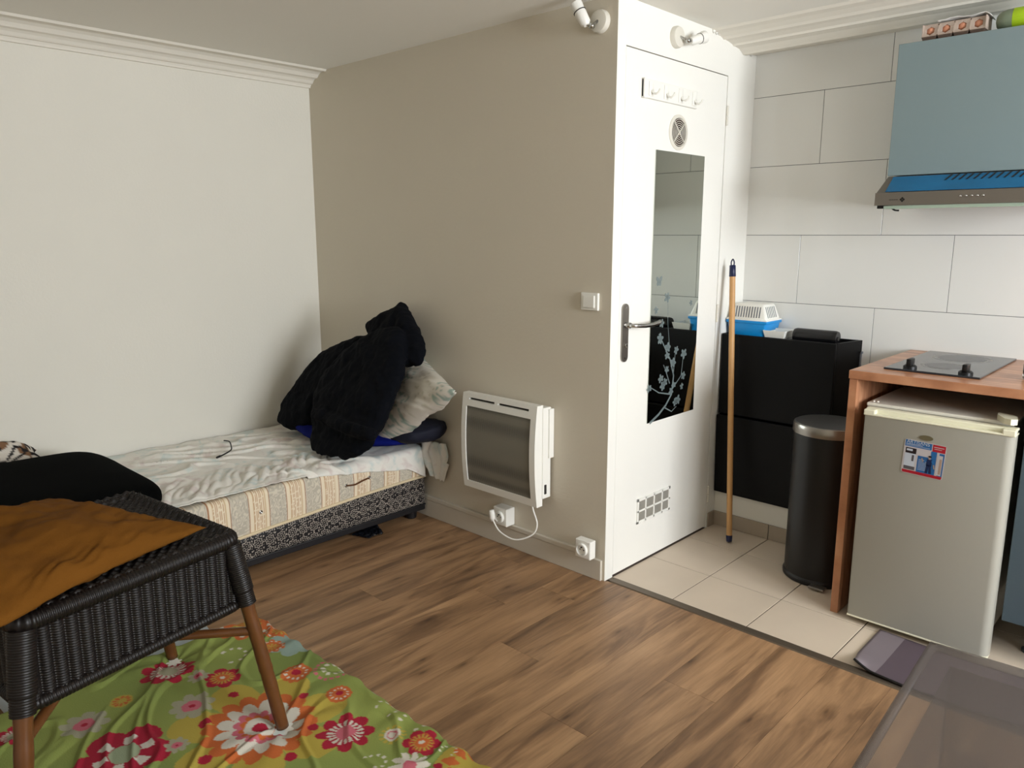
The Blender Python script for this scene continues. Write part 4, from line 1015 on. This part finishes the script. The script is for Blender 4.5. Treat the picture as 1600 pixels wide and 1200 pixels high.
# ================================================================ counter, hob, fridge, units
mb = MB(); mb.box(-.960, .55, 2.714, YD - .001, .875, .905, .002)
tag(recenter(build('worktop', mb, 'counter')), 'reddish brown wood worktop carrying the black hob', 'worktop')
mb = MB(); mb.box(-.957, -.930, 2.717, YD - .002, .0, .8745, .0015)
tag(recenter(build('counter_panel', mb, 'counter')), 'upright brown wood side panel under the left end of the worktop', 'panel')
hob = thing('hob', 'black two-ring glass hob set into the brown worktop', 'hob', (-.73, 3.08, .905))
mb = MB(); mb.box(-.880, -.583, 2.815, 3.355, .9055, .912, .002); build('glass_plate', mb, 'hobglass', hob)
for cx_, cy_, r_ in ((-.732, 3.215, .098), (-.732, 2.985, .075)):
    mb = MB(); mb.lathe((cx_, cy_, .912), (0, 0, 1), [(r_ - .006, 0), (r_ - .006, .0004), (r_, .0004), (r_, 0)], 56); mb.f = mb.f[:-2]; mb.mi = mb.mi[:-2]
    rg = build('cooking_ring', mb, 'hobring', hob)
    mb = MB(); mb.lathe((cx_, cy_, .912), (0, 0, 1), [(r_ * .82, .0001), (r_ * .82, .0003), (0, .0003)], 48); build('cooking_zone', mb, 'hobworn', rg)
for x in (-.808, -.636):
    mb = MB(); mb.lathe((x, 2.862, .912), (0, 0, 1), [(.022, 0), (.022, .006), (.018, .010), (.015, .012)], 28)
    mb.box(x - .008, x + .008, 2.840, 2.884, .920, .945, .003); build('knob', mb, 'black', hob, auto=35)
# glass at the frame edge
mb = MB(); mb.lathe((-.455, 2.935, .9055), (0, 0, 1), [(.024, 0), (.033, .003), (.034, .05), (.031, .05), (.030, .008), (.0, .007)], 32)
tag(recenter(build('drinking_glass', mb, 'glass', smooth=True)), 'small clear glass standing on the worktop right of the hob', 'glass')

fr = thing('fridge', 'small off-white under-counter fridge with a yellowed handle trim along its door top', 'fridge', (-.68, 3.0, 0))
mb = MB(); mb.box(-.900, -.478, 2.740, 3.20, .028, .784, .006); build('body', mb, 'cream', fr)
mb = MB(); mb.box(-.900, -.460, 2.738, 3.20, .784, .796, .003); build('top_panel', mb, 'whiteD', fr)
for x in (-.885, -.48):
    for y in (2.77, 3.17): mb = MB(); mb.cyl((x, y, 0), (x, y, .03), .015, n=16); build('foot', mb, 'black', fr)
RM = Matrix.Translation((-.886, 2.682, 0)); W_ = .441
mb = MB(); pr_ = [(0, .045), (0, .008), (.0025, .0025), (.008, 0)] + [(W_ - .026 + .026 * math.sin(math.pi / 2 * k / 10), .026 - .026 * math.cos(math.pi / 2 * k / 10)) for k in range(11)] + [(W_, .045)]
mb.prism([RM @ Vector((x, y, .030)) for x, y in pr_], (0, 0, .734)); dr = build('door', mb, 'fridge', fr, auto=40)
mb = MB(); mb.box(.006, W_ - .012, .045, .058, .035, .77, .003, M4=RM); build('gasket', mb, 'whiteD', dr)
mb = MB(); mb.box(-.002, W_ + .002, -.003, .048, .763, .770, .003, M4=RM); mb.box(-.002, W_ + .002, .018, .048, .767, .786, .004, M4=RM)
mb.box(-.002, .035, -.003, .048, .765, .784, .004, M4=RM); mb.box(W_ - .035, W_ + .002, -.003, .048, .765, .784, .004, M4=RM)
build('handle_trim', mb, 'fridgetrim', dr)
mb = MB(); mb.box(0, W_, -.001, .045, .024, .031, .002, M4=RM); build('bottom_trim', mb, 'fridgetrim', dr)
mb = MB(); cb = RM @ Vector((.199, -.0005, .717)); d1 = (RM.to_3x3() @ Vector((1, 0, 0)))
mb.add([cb + d1 * .021 * math.cos(t) + Vector((0, 0, .0085 * math.sin(t))) + RM.to_3x3() @ Vector((0, -.002, 0)) for t in [2 * math.pi * i / 28 for i in range(28)]] + [cb + d1 * .021 * math.cos(t) + Vector((0, 0, .0085 * math.sin(t))) for t in [2 * math.pi * i / 28 for i in range(28)]], [tuple(range(28))] + [(i, (i + 1) % 28, 28 + (i + 1) % 28, 28 + i) for i in range(28)])
M['badge'] = mat('badge_bronze', (124, 116, 92), .35, .6); build('badge', mb, 'badge', dr)
mb = MB(); mb.prism([(-.515, 2.785, .7965), (-.458, 2.755, .7965), (-.447, 2.705, .7965), (-.462, 2.690, .7965), (-.482, 2.700, .7965), (-.510, 2.750, .7965)], (0, 0, .018)); build('hinge_cover', mb, 'fridgetrim', fr)
for x in (-.885, -.872): mb = MB(); mb.cyl((x, 2.765, .796), (x, 2.765, .800), .0045, n=10); build('screw', mb, 'whiteD', fr)
# leaflet magnet on the door
TL, BR = RM @ Vector((.135, -.0015, .700)), None
tilt = math.radians(-3.5)
mg = thing('fridge_magnet', 'blue, white and red tradesman advert magnet on the fridge door', 'magnet', RM @ Vector((.195, 0, .588)))
B4 = RM @ Matrix.Translation((.137, -.0012, .705)) @ Matrix.Rotation(math.radians(2.2), 4, 'Y')
MW, MH = .125, .115
def mq(x0, y0, x1, y1, lift, mi, mb):
    vs = [B4 @ Vector((x * MW, -lift, -y * MH)) for x, y in ((x0, y0), (x1, y0), (x1, y1), (x0, y1))]; mb.add(vs, [(0, 1, 2, 3)], mi)
mb = MB(); pts = []
for cx_, cz_, a0 in ((.06, -.06, 90), (.94, -.06, 0), (.94, -.94, 270), (.06, -.94, 180)):
    for k in range(5):
        a = math.radians(a0 + (90 * k / 4 if False else 90 * k / 4)); 
        pts.append((cx_ + .06 * math.cos(a), cz_ + .06 * math.sin(a)))
def rc():
    out = []
    for cx_, cz_, a0 in ((.94, -.06, 0), (.06, -.06, 90), (.06, -.94, 180), (.94, -.94, 270)):
        for k in range(6): a = math.radians(a0 + 18 * k); out.append((cx_ + .06 * math.cos(a), cz_ + .06 * math.sin(a)))
    return out
mb.prism([B4 @ Vector((x * MW, 0, z * MH)) for x, z in rc()], B4.to_3x3() @ Vector((0, -.001, 0)))
for i, cc_ in enumerate(((40, 112, 176), (196, 24, 44), (214, 206, 204), (36, 22, 26), (38, 104, 166), (20, 40, 84), (188, 160, 140), (214, 220, 230), (98, 92, 96))):
    M['pr%d' % i] = mat('print_ink_%d' % i, tuple(int(c * .82) for c in cc_), .45)
PR = ['pr%d' % i for i in range(9)]
card = build('card', mb, 'pr2', mg)
mb = MB()
mq(.02, .015, .66, .20, .0012, 0, mb); mq(.68, .015, .985, .22, .0012, 1, mb); mq(.03, .945, .97, .985, .0012, 1, mb); mq(.02, .90, .98, .95, .0012, 1, mb)
mq(.36, .42, .80, .90, .0012, 4, mb); mq(.66, .22, .80, .42, .0012, 0, mb); mq(.86, .24, .98, .90, .0012, 4, mb); mq(.82, .30, .95, .88, .0014, 2, mb); mq(.88, .40, .935, .84, .0016, 6, mb)
mq(.05, .24, .31, .40, .0014, 3, mb); mq(.075, .27, .22, .33, .0016, 7, mb); mq(.04, .40, .30, .78, .0013, 7, mb); mq(.05, .78, .32, .88, .0013, 8, mb); mq(.22, .44, .27, .62, .0016, 8, mb)
for i in range(8): mq(.39, .52 + i * .042, .39 + .20 + .05 * ((i * 3) % 4) / 4, .532 + i * .042, .0015, 7, mb)
mq(.04, .12, .44, .135, .0016, 7, mb); mq(.04, .16, .62, .17, .0016, 7, mb); mq(.71, .075, .95, .095, .0016, 2, mb); mq(.72, .13, .90, .145, .0016, 2, mb)
build('printed_panels', mb, PR, mg)
mb = MB()   # printed figure of a workman
def blobp(cx_, cy_, rx, ry, mi, lift=.0018):
    mb.add([B4 @ Vector(((cx_ + rx * math.cos(t)) * MW, -lift, -(cy_ + ry * math.sin(t)) * MH)) for t in [2 * math.pi * i / 14 for i in range(14)]], [tuple(range(14))], mi)
def limb(x0, y0, x1, y1, w0, mi, lift=.0018):
    d = Vector((x1 - x0, y1 - y0)); n2 = Vector((-d.y, d.x)).normalized() * w0
    mb.add([B4 @ Vector((x * MW, -lift, -y * MH)) for x, y in ((x0 + n2.x, y0 + n2.y), (x1 + n2.x, y1 + n2.y), (x1 - n2.x, y1 - n2.y), (x0 - n2.x, y0 - n2.y))], [(0, 1, 2, 3)], mi)
blobp(.645, .43, .030, .045, 6); blobp(.65, .385, .042, .028, 3, .002); limb(.645, .47, .645, .66, .065, 5); limb(.62, .64, .60, .88, .03, 5); limb(.67, .64, .70, .88, .03, 5)
limb(.58, .50, .51, .58, .022, 0, .0019); limb(.51, .58, .46, .47, .015, 6, .0019); limb(.71, .50, .76, .60, .022, 0, .0019); limb(.76, .60, .78, .72, .015, 6, .0019)
build('printed_figure', mb, PR, mg)
def text(body, size, M4, mat_, parent, name='lettering'):
    cu = bpy.data.curves.new('txt', 'FONT'); cu.body = body; cu.size = size; cu.extrude = 0; cu.align_x = 'LEFT'
    to = bpy.data.objects.new('txt', cu); C.objects.link(to); bpy.context.view_layer.update()
    me = bpy.data.meshes.new_from_object(to.evaluated_get(bpy.context.evaluated_depsgraph_get())); bpy.data.objects.remove(to)
    me.transform(M4); me.transform(Matrix.Translation(-ORG[parent])); me.materials.clear(); me.materials.append(M[mat_])
    o = bpy.data.objects.new(name, me); C.objects.link(o); o.parent = parent; return o
text('ARTISANS', .0155, B4 @ Matrix.Translation((.05 * MW, -.002, -.10 * MH)) @ Matrix.Rotation(math.pi / 2, 4, 'X'), 'pr7', mg)

# base unit on the right
bu = thing('base_unit', 'dark blue-grey kitchen base unit right of the fridge', 'cabinet', (-.1, 3.0, 0))
mb = MB(); mb.box(-.428, .54, 2.756, YD - .01, .150, .8745, .002); build('carcass', mb, 'blueunitd', bu)
mb = MB(); mb.box(-.428, .055, 2.735, 2.755, .150, .870, .002); build('door', mb, 'blueunitd', bu)
mb = MB(); mb.box(.059, .54, 2.735, 2.755, .150, .870, .002); build('door', mb, 'blueunitd', bu)
for x in (-.36, .48):
    for y in (2.89, 3.30):
        mb = MB(); mb.lathe((x, y, 0), (0, 0, 1), [(.026, 0), (.026, .008), (.018, .012), (.018, .150)], 24); build('leg', mb, 'legrey', bu, auto=40)
# wall unit
uu = thing('wall_unit', 'blue-grey wall cupboard hanging above the hood', 'cabinet', (-.69, 3.2, 1.577))
mb = MB(); mb.box(-1.000, -.392, 3.07, YD - .001, 1.580, 2.026, .001); build('carcass', mb, 'blueunit', uu)
mb = MB(); mb.box(-1.002, -.390, 3.050, 3.069, 1.577, 2.029, .002); build('door', mb, 'blueunit', uu)
# hood
hd = thing('range_hood', 'slim steel cooker hood with blue film under the wall cupboard', 'hood', (-.69, 3.15, 1.46))
hx0, hx1 = -.998, -.398
mb = MB(); mb.prism([(hx0, 2.942, 1.470), (hx0, 2.940, 1.511), (hx0, 3.050, 1.574), (hx0, YD - .001, 1.576), (hx0, YD - .001, 1.470)], (hx1 - hx0, 0, 0)); build('body', mb, 'hoodsteel', hd)
mb = MB(); mb.add([(hx0 + .028, 2.945, 1.516), (hx1 - .028, 2.945, 1.516), (hx1 - .028, 3.044, 1.5725), (hx0 + .02, 3.044, 1.5725)], [(0, 1, 2, 3)]); fo = build('protective_film', mb, 'hoodfilm', hd, label='blue plastic film'); solid(fo, .0008, 1)
mb = MB()
for i in range(17):
    x = -.80 + i * .022; mb.add([(x, 3.005, 1.5515), (x + .006, 3.005, 1.5515), (x + .018, 3.042, 1.5727), (x + .012, 3.042, 1.5727)], [(0, 1, 2, 3)])
sl = build('air_slots', mb, 'dark', hd); solid(sl, .0006, 1)
mb = MB(); mb.box(hx0 - .001, hx1 + .001, 2.930, 2.941, 1.468, 1.512, .001); fp = build('front_panel', mb, 'hoodsteel', hd)
for i in range(5):
    mb = MB(); mb.lathe((-.725 + i * .0165, 2.930, 1.493), (0, -1, 0), [(.0038, 0), (.0038, .003), (.0025, .0042)], 14); build('button', mb, 'chrome', fp, smooth=True)
mb = MB(); s_ = .0095; cx_, cz_ = -.906, 1.487
for ox, oz in ((-.5, 0), (.5, 0), (0, .5), (0, -.5)):
    q = .46 * s_; X_, Z_ = cx_ + ox * s_ * 1.0, cz_ + oz * s_ * 1.0
    mb.add([(X_ - q, 2.9293, Z_), (X_, 2.9293, Z_ - q), (X_ + q, 2.9293, Z_), (X_, 2.9293, Z_ + q)], [(0, 1, 2, 3)])
for i in range(9):                     # the faint maker's mark, too small to read
    mb.add([(-.949 + i * .0033, 2.9294, 1.4855), (-.947 + i * .0033, 2.9294, 1.4855), (-.947 + i * .0033, 2.9294, 1.4885), (-.949 + i * .0033, 2.9294, 1.4885)], [(0, 1, 2, 3)])
build('logo', mb, 'black', fp)
mb = MB(); mb.box(hx0 + .03, hx1 - .002, 2.936, 2.975, 1.456, 1.467, .001); build('glass_visor', mb, 'glassedge', hd)
mb = MB(); mb.box(hx0 + .004, hx0 + .05, 2.945, 2.97, 1.458, 1.4695, .002); mb.tube(sm([(hx0 + .05, 2.95, 1.462), (hx0 + .065, 2.945, 1.452), (hx0 + .08, 2.945, 1.450)]), .003, 6); build('bracket', mb, 'black', hd)
# egg carton on the wall unit
ec = thing('egg_carton', 'grey pulp egg box wrapped in film on top of the wall cupboard', 'egg carton', (-.84, 3.12, 2.030))
ex0, ex1, ey = -.940, -.742, 3.085; cw = (ex1 - ex0) / 4
mb = MB(); 
for i in range(4): frustum(mb, ex0 + i * cw, ex0 + (i + 1) * cw, ey - .006, ey + .07, 2.030, 2.047, .006, 0, .003)
build('base', mb, 'cartond', ec)
mb = MB()
for i in range(4):
    cx_, cz_ = ex0 + (i + .5) * cw, 2.066; sq = []; hx2 = []
    for k in range(24):
        a = 2 * math.pi * k / 24; c_, s2 = math.cos(a), math.sin(a); m_ = max(abs(c_) / (cw / 2), abs(s2) / .0215); sq.append((cx_ + c_ / m_, cz_ + s2 / m_))
        ra = .0135 * math.cos(math.pi / 6) / math.cos((a + math.pi / 6) % (math.pi / 3) - math.pi / 6) * 1.08; hx2.append((cx_ + ra * c_, cz_ + ra * s2))
    yv = lambda z: ey - .004 + (z - 2.045) * .35
    vs = [(x, yv(z) , z) for x, z in sq] + [(x, yv(z) + .002, z) for x, z in hx2] + [(x, yv(z) + .010, z) for x, z in hx2]
    mb.add(vs, [(k, (k + 1) % 24, 24 + (k + 1) % 24, 24 + k) for k in range(24)] + [(24 + k, 24 + (k + 1) % 24, 48 + (k + 1) % 24, 48 + k) for k in range(24)])
mb.box(ex0, ex1, ey + .012, ey + .07, 2.086, 2.089, .001)
mb.box(ex0, ex0 + .003, ey - .002, ey + .07, 2.045, 2.088); mb.box(ex1 - .003, ex1, ey - .002, ey + .07, 2.045, 2.088); mb.box(ex0, ex1, ey + .067, ey + .07, 2.045, 2.088)
build('lid', mb, 'carton', ec)
def wrapf(u, v):
    x = ex0 + .045 + (ex1 - ex0 - .035) * u; return (x, ey + .002 + .07 * v, 2.092 + .006 * (1 - v) * abs(math.sin(u * 5)) + .003 * nz(u * 9, v * 5) - .018 * max(0, u - .9) * 10 * .6)
mb = MB(); mb.grid(wrapf, 30, 10); solid(build('film_wrap', mb, 'paper', ec, smooth=True), .0015, 1)
egg_names = ['leftmost brown egg showing in the egg box on the cupboard', 'second brown egg from the left in the egg box on the cupboard', 'third brown egg from the left in the egg box on the cupboard', 'rightmost brown egg showing in the egg box on the cupboard']
for i in range(4):
    mb = MB(); c_ = (ex0 + (i + .5) * cw, ey + .028, 2.0470)
    mb.lathe(c_, (0, 0, 1), [(.0, 0), (.008, .001), (.015, .006), (.0195, .014), (.0205, .020), (.0185, .029), (.013, .035), (.006, .0378), (0, .0383)], 24)
    tag(recenter(build('egg', mb, 'egg', smooth=True)), egg_names[i], 'egg', 'eggs in the egg box')
bo = thing('plastic_bottle', 'green plastic bottle with lime label lying on the wall cupboard', 'bottle', (-.60, 3.13, 2.030))
mb = MB(); mb.lathe((-.722, 3.125, 2.0665), (1, 0, 0), [(.006, 0), (.02, .004), (.030, .014), (.0345, .030), (.0355, .05), (.0355, .19), (.033, .20), (.0, .20)], 32); build('body', mb, 'bottle', bo, smooth=True)
mb = MB(); mb.lathe((-.722, 3.125, 2.0665), (1, 0, 0), [(.0358, .052), (.0361, .053), (.0361, .165), (.0358, .166)], 32); build('label_band', mb, 'lime', bo, auto=40)

# ================================================================ floor mat and plastic box
mt2 = thing('floor_mat', 'mauve grey vinyl mat with curled edge in front of the fridge', 'mat', (-.45, 2.54, 0))
def matf(u, v):
    x = -.772 + .75 * u; y = 2.385 + .305 * v - .012 * math.sin(u * 5); cr_ = ss(.09, 0, u) * ss(.35, 0, v)
    return (x + .02 * cr_, y, .0065 + .022 * cr_ + .004 * (1 + nz(u * 6, v * 3)) * ss(.3, 0, v))
mb = MB(); mb.grid(matf, 80, 30); nf = 79
for k, f in enumerate(mb.f):
    if (k % nf) < 9: mb.mi[k] = 1
o = build('mat_sheet', mb, ['matp', 'matlight'], mt2, smooth=True); solid(o, .003, -1)
mb = MB(); mb.tube(sm([(-.772 + .75 * u / 20 + .02 * ss(.09, 0, u / 20), 2.383 - .012 * math.sin(u / 4), .0075 + .022 * ss(.09, 0, u / 20) + .004 * (1 + nz(u / 20 * 6, 0))) for u in range(21)], 3), .0042, 8); build('edge_binding', mb, 'black', mt2, smooth=True)
pb = thing('storage_box', 'translucent plastic storage box with flat lid at the bottom right', 'box', (0, 1.35, 0))
rt = Matrix.Translation((-.395, 1.737, 0)) @ Matrix.Rotation(math.radians(3.0), 4, 'Z')
mb = MB(); mb.box(0, .80, -.62, 0, .494, .500, .002, seg=2, M4=rt); ld = build('lid', mb, 'frost', pb, auto=40)
mb = MB(); mb.tube([rt @ Vector(p) for p in ((.006, -.62, .492), (.006, -.02, .492), (.02, -.006, .492), (.80, -.006, .492))], .009, 12); build('lid_rim', mb, 'frost', ld, smooth=True)
mb = MB()
for (x0, x1, y0, y1) in ((.05, .054, -.58, -.05), (.746, .75, -.58, -.05), (.05, .75, -.054, -.05), (.05, .75, -.58, -.576)): mb.box(x0, x1, y0, y1, .004, .482, M4=rt)
mb.box(.05, .75, -.58, -.05, .001, .004, M4=rt); build('tub', mb, 'frost', pb)
